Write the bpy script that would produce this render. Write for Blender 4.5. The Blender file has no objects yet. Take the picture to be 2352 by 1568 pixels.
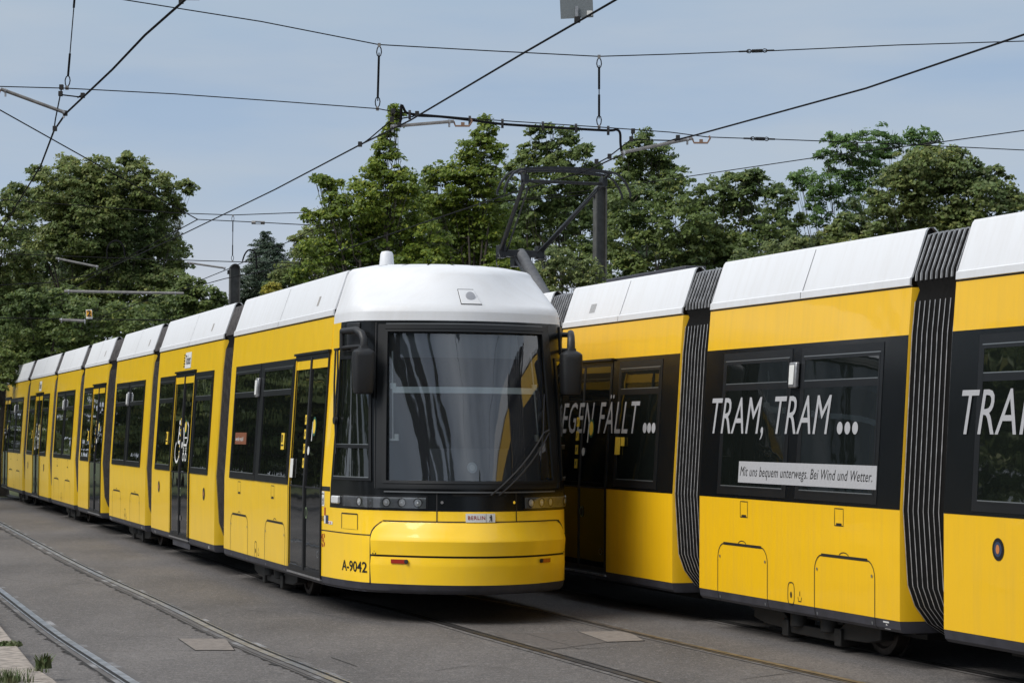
import bpy, math, random, bisect
import numpy as np
from mathutils import Matrix, Vector
SC = bpy.context.scene
COL = SC.collection
rnd = random.Random(7)
# ------------------------------------------------------------------ camera
F, CX, CY, H = 5300.0, 1176.0, 784.0, 1.82      # focal length in units of a 2352 px wide picture, eye height
PITCH, ROLL = math.atan(209 / F), math.radians(.37)
cam = bpy.data.objects.new('camera', bpy.data.cameras.new('camera')); COL.objects.link(cam)
CM = Matrix.Rotation(math.pi / 2 + PITCH, 3, 'X') @ Matrix.Rotation(ROLL, 3, 'Z')
cam.matrix_world = Matrix.Translation((0, 0, H)) @ CM.to_4x4()
cam.data.sensor_width = 36; cam.data.lens = 36 * F / 2352
cam.data.clip_start = .1; cam.data.clip_end = 3000
SC.camera = cam
# ------------------------------------------------------------------ light
SC.view_settings.view_transform = 'Standard'; SC.view_settings.look = 'None'
SC.view_settings.exposure = 0.34; SC.view_settings.gamma = 1
SUN_DIR = Vector((-.70, -.40, .88)).normalized()     # towards the sun
sl = bpy.data.lights.new('sun', 'SUN'); sl.energy = 2.7; sl.angle = math.radians(38); sl.color = (1, .97, .92)
sun = bpy.data.objects.new('sun', sl); COL.objects.link(sun)
sun.rotation_euler = SUN_DIR.to_track_quat('Z', 'Y').to_euler()
w = bpy.data.worlds.new('World'); SC.world = w; w.use_nodes = True
nt = w.node_tree; nt.nodes.clear()
def N(nt, t, **k):
    n = nt.nodes.new(t)
    for a, b in k.items():
        if a.startswith('_'): n.inputs[a[1:].replace('_', ' ')].default_value = b
        else: setattr(n, a, b)
    return n
def ramp(nt, stops, src):
    r = N(nt, 'ShaderNodeValToRGB'); nt.links.new(src, r.inputs[0]); el = r.color_ramp.elements
    el[0].position, el[0].color = stops[0][0], tuple(stops[0][1]) + (1,)
    el[1].position, el[1].color = stops[-1][0], tuple(stops[-1][1]) + (1,)
    for p, c in stops[1:-1]:
        e = el.new(p); e.color = tuple(c) + (1,)
    return r.outputs[0]
out = N(nt, 'ShaderNodeOutputWorld'); bg = N(nt, 'ShaderNodeBackground'); bg.inputs[1].default_value = .1
sky = N(nt, 'ShaderNodeTexSky', sky_type='NISHITA'); sky.sun_disc = False
sky.sun_elevation = math.asin(SUN_DIR.z); sky.sun_rotation = math.atan2(SUN_DIR.x, SUN_DIR.y)
tc = N(nt, 'ShaderNodeTexCoord'); sep = N(nt, 'ShaderNodeSeparateXYZ'); nt.links.new(tc.outputs['Generated'], sep.inputs[0])
mp = N(nt, 'ShaderNodeMapping'); mp.inputs['Scale'].default_value = (2.6, 2.6, 14); nt.links.new(tc.outputs['Generated'], mp.inputs[0])
nz = N(nt, 'ShaderNodeTexNoise', _Scale=2.0, _Detail=6.0, _Roughness=.5); nt.links.new(mp.outputs[0], nz.inputs[0])
nz2 = N(nt, 'ShaderNodeTexNoise', _Scale=1.1, _Detail=4.0); nt.links.new(mp.outputs[0], nz2.inputs[0])
add = N(nt, 'ShaderNodeMath', operation='MULTIPLY_ADD'); add.inputs[1].default_value = .07
nt.links.new(nz2.outputs[0], add.inputs[0]); zz = N(nt, 'ShaderNodeMath', operation='SUBTRACT'); zz.inputs[1].default_value = .035
nt.links.new(sep.outputs[2], zz.inputs[0]); nt.links.new(zz.outputs[0], add.inputs[2])
base = ramp(nt, [(0, (.50, .52, .58)), (.066, (.475, .50, .57)), (.105, (.315, .40, .52)), (.15, (.275, .365, .495)), (.20, (.33, .41, .50)), (.5, (.60, .66, .74)), (1, (.80, .84, .90))], add.outputs[0])
cl = ramp(nt, [(.38, (0, 0, 0)), (.68, (1, 1, 1))], nz.outputs[0])
cm = N(nt, 'ShaderNodeMix', data_type='RGBA'); cf = N(nt, 'ShaderNodeMath', operation='MULTIPLY'); cf.inputs[1].default_value = .78
nt.links.new(cl, cf.inputs[0]); nt.links.new(cf.outputs[0], cm.inputs[0]); nt.links.new(base, cm.inputs[6]); cm.inputs[7].default_value = (.385, .435, .495, 1)
sc10 = N(nt, 'ShaderNodeVectorMath', operation='SCALE'); sc10.inputs['Scale'].default_value = 10.0
hz = N(nt, 'ShaderNodeMapRange', interpolation_type='SMOOTHSTEP'); hz.inputs[1].default_value = .22; hz.inputs[2].default_value = .5; hz.inputs[4].default_value = .85; nt.links.new(sep.outputs[2], hz.inputs[0])
n3 = N(nt, 'ShaderNodeTexNoise', _Scale=1.6, _Detail=7.0, _Roughness=.55, _Distortion=.6); nt.links.new(tc.outputs['Generated'], n3.inputs[0])
hc = ramp(nt, [(.36, (.50, .54, .62)), (.52, (.95, .97, 1.0)), (.66, (1.45, 1.42, 1.38))], n3.outputs[0])
hm_ = N(nt, 'ShaderNodeMix', data_type='RGBA'); hm_.blend_type = 'MULTIPLY'; nt.links.new(hz.outputs[0], hm_.inputs[0]); nt.links.new(cm.outputs[2], hm_.inputs[6]); nt.links.new(hc, hm_.inputs[7])
nt.links.new(hm_.outputs[2], sc10.inputs[0])
fm = N(nt, 'ShaderNodeMix', data_type='RGBA'); fm.inputs[0].default_value = .93
nt.links.new(sky.outputs[0], fm.inputs[6]); nt.links.new(sc10.outputs[0], fm.inputs[7])
nt.links.new(fm.outputs[2], bg.inputs[0]); nt.links.new(bg.outputs[0], out.inputs[0])
# ------------------------------------------------------------------ picture geometry
def ray(x, y):
    d = CM @ Vector(((x - CX) / F, -(y - CY) / F, -1)); return d / d.y
def atD(x, y, D): return Vector((0, 0, H)) + ray(x, y) * D
def atz(x, y, z):
    d = ray(x, y); return Vector((0, 0, H)) + d * ((z - H) / d.z)
def proj(p):
    q = CM.transposed() @ (Vector(p) - Vector((0, 0, H))); return CX + F * q.x / -q.z, CY - F * q.y / -q.z
# ------------------------------------------------------------------ mesh helpers
class MB:
    def __init__(s): s.v = []; s.f = []; s.m = []; s.mi = 0
    def vert(s, p): s.v.append(tuple(p)); return len(s.v) - 1
    def face(s, ps): s.f.append([s.vert(p) for p in ps]); s.m.append(s.mi)
    def grid(s, rows, close=False):
        b = len(s.v); n = len(rows[0])
        for r in rows: s.v += [tuple(p) for p in r]
        for i in range(len(rows) - 1):
            for j in range(n if close else n - 1):
                k = (j + 1) % n
                s.f.append([b + i * n + j, b + i * n + k, b + (i + 1) * n + k, b + (i + 1) * n + j]); s.m.append(s.mi)
        return b, n
    def loft(s, rings, caps=True):
        b, n = s.grid(rings, True)
        if caps:
            s.f.append([b + j for j in range(n)][::-1]); s.m.append(s.mi)
            o = b + (len(rings) - 1) * n; s.f.append([o + j for j in range(n)]); s.m.append(s.mi)
    def box(s, a, b, taper=None):
        (x0, y0, z0), (x1, y1, z1) = a, b
        s.loft([[(x0, y0, z0), (x1, y0, z0), (x1, y1, z0), (x0, y1, z0)], [(x0, y0, z1), (x1, y0, z1), (x1, y1, z1), (x0, y1, z1)]])
    def tube(s, pts, r, n=6, caps=True):
        pts = [Vector(p) for p in pts]; rs = r if isinstance(r, (list, tuple)) else [r] * len(pts)
        rings = []; up = None
        for i, p in enumerate(pts):
            t = (pts[min(i + 1, len(pts) - 1)] - pts[max(i - 1, 0)]).normalized()
            if up is None: up = t.orthogonal().normalized()
            up = (up - t * up.dot(t))
            up = up.normalized() if up.length > 1e-6 else t.orthogonal().normalized()
            q = t.cross(up)
            rings.append([p + (up * math.cos(a) + q * math.sin(a)) * rs[i] for a in [2 * math.pi * k / n for k in range(n)]])
        s.loft(rings, caps)
    def disc(s, c, nrm, r, h, n=20, r2=None):
        c = Vector(c); nrm = Vector(nrm).normalized(); s.tube([c, c + nrm * h], [r, r if r2 is None else r2], n)
    def axial(s, c, n, prof, seg=24, caps=True):
        c = Vector(c); n = Vector(n).normalized(); u = n.orthogonal().normalized(); v = n.cross(u)
        s.loft([[c + n * d + (u * math.cos(a) + v * math.sin(a)) * r for a in [2 * math.pi * k / seg for k in range(seg)]] for d, r in prof], caps)
    def add(s, vs, fs):
        b = len(s.v); s.v += [tuple(v) for v in vs]
        for f in fs: s.f.append([b + i for i in f]); s.m.append(s.mi)
    def build(s, name, mats, parent=None, smooth=True, ang=35, bevel=0, label=None):
        me = bpy.data.meshes.new(name); me.from_pydata(s.v, [], s.f)
        if not isinstance(mats, (list, tuple)): mats = [mats]
        for m in mats: me.materials.append(m)
        if len(mats) > 1: me.polygons.foreach_set('material_index', s.m)
        import bmesh
        bm = bmesh.new(); bm.from_mesh(me)
        bmesh.ops.remove_doubles(bm, verts=bm.verts, dist=1e-5)
        bmesh.ops.recalc_face_normals(bm, faces=bm.faces); bm.to_mesh(me); bm.free()
        if smooth:
            me.polygons.foreach_set('use_smooth', [True] * len(me.polygons)); me.set_sharp_from_angle(angle=math.radians(ang))
        me.update()
        o = bpy.data.objects.new(name, me); COL.objects.link(o)
        if parent: o.parent = parent
        if bevel:
            b = o.modifiers.new('bevel', 'BEVEL'); b.width = bevel; b.segments = 2; b.limit_method = 'ANGLE'; b.angle_limit = math.radians(40)
        if label: o['label'] = label
        return o
def tag(o, label, cat, group=None, kind=None):
    if label: o['label'] = label
    if cat: o['category'] = cat
    if group: o['group'] = group
    if kind: o['kind'] = kind
    return o
def empty(name, loc, rz=0):
    o = bpy.data.objects.new(name, None); COL.objects.link(o); o.location = loc; o.rotation_euler = (0, 0, rz); return o
# ------------------------------------------------------------------ materials
def mat(name, col, rough=.5, metal=0., spec=.5, coat=0., var=0., vscale=3., bump=0., bscale=40., stretch=(1, 1, 1), col2=None, thr=(.35, .65), em=None, rvar=0.):
    m = bpy.data.materials.new(name); m.use_nodes = True; t = m.node_tree; b = t.nodes['Principled BSDF']
    b.inputs['Base Color'].default_value = tuple(col) + (1,); b.inputs['Roughness'].default_value = rough
    b.inputs['Metallic'].default_value = metal; b.inputs['Specular IOR Level'].default_value = spec
    b.inputs['Coat Weight'].default_value = coat; b.inputs['Coat Roughness'].default_value = .04
    if var or col2 or bump or rvar:
        tc = N(t, 'ShaderNodeTexCoord'); mp = N(t, 'ShaderNodeMapping'); mp.inputs['Scale'].default_value = stretch
        t.links.new(tc.outputs['Object'], mp.inputs[0])
    if var or col2:
        nz = N(t, 'ShaderNodeTexNoise', _Scale=vscale, _Detail=6.0, _Roughness=.6); t.links.new(mp.outputs[0], nz.inputs[0])
        c2 = col2 or tuple(max(0, c * (1 - var)) for c in col); c1 = col if col2 else tuple(min(1, c * (1 + var * .5)) for c in col)
        r = ramp(t, [(thr[0], c2), (thr[1], c1)], nz.outputs[0]); t.links.new(r, b.inputs['Base Color'])
    if rvar:
        nr = N(t, 'ShaderNodeTexNoise', _Scale=vscale * 1.7, _Detail=5.0); t.links.new(mp.outputs[0], nr.inputs[0])
        mr = N(t, 'ShaderNodeMapRange'); mr.inputs[3].default_value = rough - rvar; mr.inputs[4].default_value = rough + rvar
        t.links.new(nr.outputs[0], mr.inputs[0]); t.links.new(mr.outputs[0], b.inputs['Roughness'])
    if bump:
        nb = N(t, 'ShaderNodeTexNoise', _Scale=bscale, _Detail=3.0); t.links.new(mp.outputs[0], nb.inputs[0])
        bp = N(t, 'ShaderNodeBump', _Strength=1.0, _Distance=bump); t.links.new(nb.outputs[0], bp.inputs['Height']); t.links.new(bp.outputs[0], b.inputs['Normal'])
        if coat: t.links.new(bp.outputs[0], b.inputs['Coat Normal'])
    return m
def paint(name, col, dirt, rough, coat, wav=.0012):
    """gloss paint: faint vertical dirt runs, fine dust and slightly wavy panels"""
    m = mat(name, col, rough, coat=coat); t = m.node_tree; b = t.nodes['Principled BSDF']
    tc = N(t, 'ShaderNodeTexCoord'); mp = N(t, 'ShaderNodeMapping'); mp.inputs['Scale'].default_value = (3, 9, .7); t.links.new(tc.outputs['Object'], mp.inputs[0])
    n1 = N(t, 'ShaderNodeTexNoise', _Scale=1.2, _Detail=7.0, _Roughness=.65); t.links.new(mp.outputs[0], n1.inputs[0])
    n2 = N(t, 'ShaderNodeTexNoise', _Scale=60.0, _Detail=4.0); t.links.new(tc.outputs['Object'], n2.inputs[0])
    f = ramp(t, [(.45, (0, 0, 0)), (.8, (1, 1, 1))], n1.outputs[0]); f2 = ramp(t, [(.55, (0, 0, 0)), (.85, (1, 1, 1))], n2.outputs[0])
    ad = N(t, 'ShaderNodeMath', operation='MULTIPLY_ADD'); ad.inputs[1].default_value = .5; t.links.new(f, ad.inputs[0])
    a2 = N(t, 'ShaderNodeMath', operation='MULTIPLY'); a2.inputs[1].default_value = .25; t.links.new(f2, a2.inputs[0]); t.links.new(a2.outputs[0], ad.inputs[2])
    mx = N(t, 'ShaderNodeMix', data_type='RGBA'); t.links.new(ad.outputs[0], mx.inputs[0]); mx.inputs[6].default_value = tuple(col) + (1,); mx.inputs[7].default_value = tuple(dirt) + (1,)
    t.links.new(mx.outputs[2], b.inputs['Base Color'])
    n3 = N(t, 'ShaderNodeTexNoise', _Scale=2.6, _Detail=1.0); t.links.new(tc.outputs['Object'], n3.inputs[0])
    bp = N(t, 'ShaderNodeBump', _Strength=1.0, _Distance=wav * 4); t.links.new(n3.outputs[0], bp.inputs['Height'])
    t.links.new(bp.outputs[0], b.inputs['Normal']); t.links.new(bp.outputs[0], b.inputs['Coat Normal'])
    return m
YEL = paint('yellow_paint', (.86, .50, .008), (.70, .42, .04), .38, .30)
YEL2 = paint('yellow_paint_glossy', (.95, .60, .016), (.82, .53, .06), .32, .4, .002)
WHT = paint('white_paint', (.66, .67, .69), (.56, .55, .54), .45, .0, .0002)
SKIRT = mat('charcoal_skirt', (.040, .040, .050), .5, var=.3, vscale=5)
BAND = mat('black_film', (.005, .006, .007), .24, spec=.28, rvar=.06, vscale=2)
RUB = mat('black_rubber', (.010, .010, .011), .6)
FRM = mat('window_frame', (.0085, .0095, .011), .42, spec=.35, var=.2)
FRM2 = mat('window_frame_light_edge', (.25, .27, .28), .3, metal=.6)
PLAS = mat('black_plastic', (.010, .0105, .012), .5, bump=.0008, bscale=300)
ALU = mat('bare_aluminium', (.42, .42, .43), .35, metal=.7, var=.35, vscale=20)
RIB = mat('bellows_frame', (.46, .46, .47), .40, metal=.3, var=.4, vscale=12)
RIB2 = mat('bellows_frame_dark', (.17, .155, .15), .5, var=.4, vscale=12)  # darker, browner ribs for the tram without the black band
FAB = mat('bellows_fabric', (.005, .0045, .0045), .85, var=.4, vscale=8)
LET = mat('grey_lettering_film', (.40, .40, .415), .6, var=.05, vscale=30)
INKB = mat('black_ink', (.008, .008, .008), .5)
INKR = mat('dark_red_ink', (.30, .015, .02), .5)
STKW = mat('white_sticker', (.68, .68, .66), .5)
STKY = mat('yellow_sticker', (.80, .55, .05), .5)
STKB = mat('blue_sticker', (.03, .09, .35), .4)
CHR = mat('chrome', (.75, .75, .76), .08, metal=1)
LENS = mat('headlight_reflector', (.85, .86, .87), .35, metal=0.)  # matt white stands in for bright chrome reflections in the bowls
LENSB = mat('headlight_housing', (.17, .18, .19), .3, metal=.3, var=.3, vscale=9)
REDL = mat('red_reflector', (.32, .02, .008), .2, coat=.6)
STEEL = mat('rail_steel', (.40, .41, .44), .33, metal=.85, var=.45, vscale=6, rvar=.12)
STEEL2 = mat('rail_steel_worn_brown', (.20, .17, .14), .42, metal=.6, var=.5, vscale=6)
GROOVE = mat('rail_groove', (.006, .006, .006), .9)
DARKM = mat('dark_bogie_metal', (.010, .0095, .009), .6, var=.4, vscale=10)
WHEEL = mat('wheel_steel', (.075, .065, .058), .45, metal=.5, var=.3, vscale=12)
PANTO = mat('pantograph_metal', (.022, .023, .026), .42, metal=.3, var=.4, vscale=14)
PANTG = mat('pantograph_arm_paint', (.085, .088, .095), .6, var=.25, vscale=18, bump=.001, bscale=90)
POLEM = mat('mast_paint', (.075, .075, .070), .55, var=.3, vscale=7)
WIRE = mat('wire_dark', (.008, .008, .009), .8, spec=.1)
TUBEM = mat('galvanised_tube', (.21, .20, .19), .5, metal=.2, var=.3, vscale=15)
INSUL = mat('insulator_brown', (.20, .12, .08), .4)
SEATB = mat('blue_seat_cloth', (.10, .20, .48), .8)
def glass(name, tint, tr, extra=.0, wav=.004, ws=1.2, zs=1.0):
    """tinted sheet glass: fresnel reflection over dark transmission, slightly wavy"""
    m = bpy.data.materials.new(name); m.use_nodes = True; t = m.node_tree; t.nodes.clear()
    o = N(t, 'ShaderNodeOutputMaterial'); mx = N(t, 'ShaderNodeMixShader'); gl = N(t, 'ShaderNodeBsdfGlossy', _Roughness=.015)
    gl.inputs[0].default_value = (.95, .97, 1, 1)
    tc = N(t, 'ShaderNodeTexCoord'); mpg = N(t, 'ShaderNodeMapping'); mpg.inputs['Scale'].default_value = (1, 1, zs); t.links.new(tc.outputs['Object'], mpg.inputs[0]); nb = N(t, 'ShaderNodeTexNoise', _Scale=ws, _Detail=2.0); t.links.new(mpg.outputs[0], nb.inputs[0])
    bp = N(t, 'ShaderNodeBump', _Strength=1.0, _Distance=wav); t.links.new(nb.outputs[0], bp.inputs['Height']); t.links.new(bp.outputs[0], gl.inputs['Normal'])
    fr = N(t, 'ShaderNodeFresnel', _IOR=1.52); ma = N(t, 'ShaderNodeMath', operation='MULTIPLY_ADD', use_clamp=True); ma.inputs[1].default_value = 1.0 + extra * 4; ma.inputs[2].default_value = extra
    t.links.new(fr.outputs[0], ma.inputs[0]); t.links.new(ma.outputs[0], mx.inputs[0])
    if tr > 0:
        a = N(t, 'ShaderNodeBsdfTransparent'); a.inputs[0].default_value = tuple(c * tr for c in tint) + (1,)
        b = N(t, 'ShaderNodeBsdfDiffuse'); b.inputs[0].default_value = (.012, .013, .015, 1)
        ad = N(t, 'ShaderNodeAddShader'); t.links.new(a.outputs[0], ad.inputs[0]); t.links.new(b.outputs[0], ad.inputs[1]); src = ad.outputs[0]
    else:
        b = N(t, 'ShaderNodeBsdfDiffuse'); b.inputs[0].default_value = tuple(tint) + (1,); src = b.outputs[0]
    t.links.new(src, mx.inputs[1]); t.links.new(gl.outputs[0], mx.inputs[2]); t.links.new(mx.outputs[0], o.inputs[0]); return m
GLASS = glass('tinted_window_glass', (.007, .009, .008), 0, .04, .0025, 1.9)
GLASSD = glass('tinted_door_glass', (.005, .006, .006), 0, .02)
SCREEN = glass('windscreen_glass', (.85, .92, .95), .80, .045, .010, 2.2, .22)
# ------------------------------------------------------------------ text
_cap = []
def CAPH():
    if not _cap:
        cu = bpy.data.curves.new('t', 'FONT'); cu.body = 'H'; o = bpy.data.objects.new('t', cu); COL.objects.link(o); dg = bpy.context.evaluated_depsgraph_get(); dg.update()
        me = bpy.data.meshes.new_from_object(o.evaluated_get(dg)); ys = [v.co.y for v in me.vertices]; _cap.append(max(ys) - min(ys)); bpy.data.objects.remove(o); bpy.data.curves.remove(cu); bpy.data.meshes.remove(me)
    return _cap[0]
def text_mesh(txt, h, xs=.62, shear=0., bold=.0, spacing=1.0):
    cu = bpy.data.curves.new('t', 'FONT'); cu.body = txt; cu.size = 1; cu.shear = shear; cu.offset = bold; cu.resolution_u = 3; cu.space_character = spacing
    o = bpy.data.objects.new('t', cu); COL.objects.link(o); dg = bpy.context.evaluated_depsgraph_get(); dg.update()
    me = bpy.data.meshes.new_from_object(o.evaluated_get(dg)); k = h / CAPH()
    vs = [(v.co.x * k * xs, v.co.y * k) for v in me.vertices]; fs = [list(p.vertices) for p in me.polygons]
    bpy.data.objects.remove(o); bpy.data.curves.remove(cu); bpy.data.meshes.remove(me)
    x0 = min(v[0] for v in vs); vs = [(x - x0, y) for x, y in vs]
    return vs, fs, max(v[0] for v in vs)
# ------------------------------------------------------------------ tram: side profile (half width at height z) and nose outline
PZ = [(.285, 1.165), (.31, 1.19), (.377, 1.2), (1.24, 1.2), (2.60, 1.122), (2.98, 1.092)]
def hw(z):
    if z <= PZ[0][0]: return PZ[0][1]
    for (a, b), (c, d) in zip(PZ, PZ[1:]):
        if z <= c: return b + (d - b) * (z - a) / (c - a)
    return PZ[-1][1] + (z - 2.98) * -.3
def SP(sg, s, z, off=0.): return (sg * (hw(z) + off), s, z)
def zbr(z0, z1): return [z0] + [z for z, _ in PZ if z0 + 1e-4 < z < z1 - 1e-4] + [z1]
def slab(mb, sg, s0, s1, z0, z1, a=0., b=.01):
    """a plate on the side wall, following the profile, from offset a out to b"""
    zs = zbr(z0, z1); rings = [[SP(sg, s0, z, a), SP(sg, s0, z, b), SP(sg, s1, z, b), SP(sg, s1, z, a)] for z in zs]; mb.loft(rings)
def rect_ring(mb, sg, s0, s1, z0, z1, w, a, b, wt=None, wb=None):
    wt = wt or w; wb = wb or w
    slab(mb, sg, s0, s1, z1 - wt, z1, a, b); slab(mb, sg, s0, s1, z0, z0 + wb, a, b)
    slab(mb, sg, s0, s0 + w, z0 + wb, z1 - wt, a, b); slab(mb, sg, s1 - w, s1, z0 + wb, z1 - wt, a, b)
def ribbon(mb, P, pts, w, off):
    """thin flat line drawn on a surface P(u, z, off)"""
    st = .06 if max(abs(p[0]) for p in pts) > 1.3 or max(p[0] for p in pts) - min(p[0] for p in pts) > .9 and P(0, 1, 0)[1] == 0 else .012
    q = [pts[0]]
    for a, b in zip(pts, pts[1:]):
        k = max(1, int(max(abs(b[0] - a[0]) / st, abs(b[1] - a[1]) / .07))); q += [(a[0] + (b[0] - a[0]) * i / k, a[1] + (b[1] - a[1]) * i / k) for i in range(1, k + 1)]
    pts = q; n = len(pts); L = []; R = []
    for i, (s, z) in enumerate(pts):
        a, b = pts[max(i - 1, 0)], pts[min(i + 1, n - 1)]; dx, dz = b[0] - a[0], b[1] - a[1]; l = math.hypot(dx, dz) or 1
        L.append(P(s - dz / l * w / 2, z + dx / l * w / 2, off)); R.append(P(s + dz / l * w / 2, z - dx / l * w / 2, off))
    mb.grid([L, R])
def arch(s0, s1, z0, z1, r, n=5):
    p = [(s0, z0)]
    for k in range(n + 1):
        a = math.pi - k * math.pi / 2 / n; p.append((s0 + r + r * math.cos(a), z1 - r + r * math.sin(a)))
    for k in range(n + 1):
        a = math.pi / 2 - k * math.pi / 2 / n; p.append((s1 - r + r * math.cos(a), z1 - r + r * math.sin(a)))
    p.append((s1, z0)); return p
def oval(cx, cz, a, b, n=20, pw=2.0):
    o = []
    for k in range(n + 1):
        t = 2 * math.pi * k / n; c, s = math.cos(t), math.sin(t); o.append((cx + a * math.copysign(abs(c) ** (2 / pw), c), cz + b * math.copysign(abs(s) ** (2 / pw), s)))
    return o
BASE = [(1.2, 0), (1.165, .35), (1.11, .7), (1.035, 1.0), (.945, 1.17), (.85, 1.28), (.6, 1.516), (.3, 1.69), (0, 1.75)]
MID = [(1.097, 0), (1.10, .25), (1.095, .5), (1.07, .70), (1.0, .84), (.88, .93), (.6, 1.08), (.3, 1.18), (0, 1.22)]
ROOF = [(.955, 0), (.955, .06), (.95, .12), (.935, .19), (.90, .27), (.82, .37), (.6, .60), (.3, .82), (0, .89)]
def sc_(l, a, b=1.0): return [(x * a, p * b) for x, p in l]
KEYS = [(.285, sc_(BASE, .968, .965)), (.31, sc_(BASE, .99, .985)), (.377, BASE), (.54, sc_(BASE, 1, 1.0)), (.645, sc_(BASE, 1, 1.005)), (.79, sc_(BASE, 1, 1.01)), (.97, sc_(BASE, 1, .985)), (1.3, sc_(BASE, 1, .97)), (2.87, MID),
        (2.99, sc_(MID, .992, .985)), (3.05, sc_(MID, .975, .955)), (3.39, [(a * 1.005, b * 1.03) for a, b in ROOF]), (3.43, sc_(ROOF, .985, .96)), (3.455, sc_(ROOF, .95, .88)), (3.50, sc_(ROOF, .72, .5))]
def ctrl(z):
    if z <= KEYS[0][0]: return KEYS[0][1]
    for (z0, a), (z1, b) in zip(KEYS, KEYS[1:]):
        if z <= z1:
            t = (z - z0) / (z1 - z0); return [(p[0] * (1 - t) + q[0] * t, p[1] * (1 - t) + q[1] * t) for p, q in zip(a, b)]
    return KEYS[-1][1]
_pc = {}
def npoly(z):
    z = round(z, 4)
    if z in _pc: return _pc[z]
    c = ctrl(z); full = c + [(-x, p) for x, p in reversed(c[:-1])]
    e = [(2 * full[0][0] - full[1][0], 2 * full[0][1] - full[1][1])] + full + [(2 * full[-1][0] - full[-2][0], 2 * full[-1][1] - full[-2][1])]
    pts = []
    for i in range(1, len(e) - 2):
        for k in range(6):
            t = k / 6; pts.append(tuple(.5 * ((2 * b) + (-a + c_) * t + (2 * a - 5 * b + 4 * c_ - d) * t * t + (-a + 3 * b - 3 * c_ + d) * t ** 3) for a, b, c_, d in zip(e[i - 1], e[i], e[i + 1], e[i + 2])))
    pts.append(full[-1]); L = [0]
    for a, b in zip(pts, pts[1:]): L.append(L[-1] + math.hypot(b[0] - a[0], b[1] - a[1]))
    _pc[z] = (pts, L); return _pc[z]
def nose(f, z, off=0.):
    """f runs 0..1 round the nose from the right-hand door to the left-hand one"""
    pts, L = npoly(z); a = min(max(f, 0), 1) * L[-1]; i = min(max(bisect.bisect_right(L, a) - 1, 0), len(L) - 2)
    t = (a - L[i]) / (L[i + 1] - L[i]); x = pts[i][0] + (pts[i + 1][0] - pts[i][0]) * t; p = pts[i][1] + (pts[i + 1][1] - pts[i][1]) * t
    if off:
        tt = a / L[-1] * (len(pts) - 1); j0 = max(i - 2, 0); j1 = min(i + 3, len(pts) - 1)
        dx, dp = pts[j1][0] - pts[j0][0], pts[j1][1] - pts[j0][1]; n = math.hypot(dx, dp); x += dp / n * off; p -= dx / n * off
    return x, p
def ntot(z): return npoly(z)[1][-1]
DO = bpy.data.objects
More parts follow.
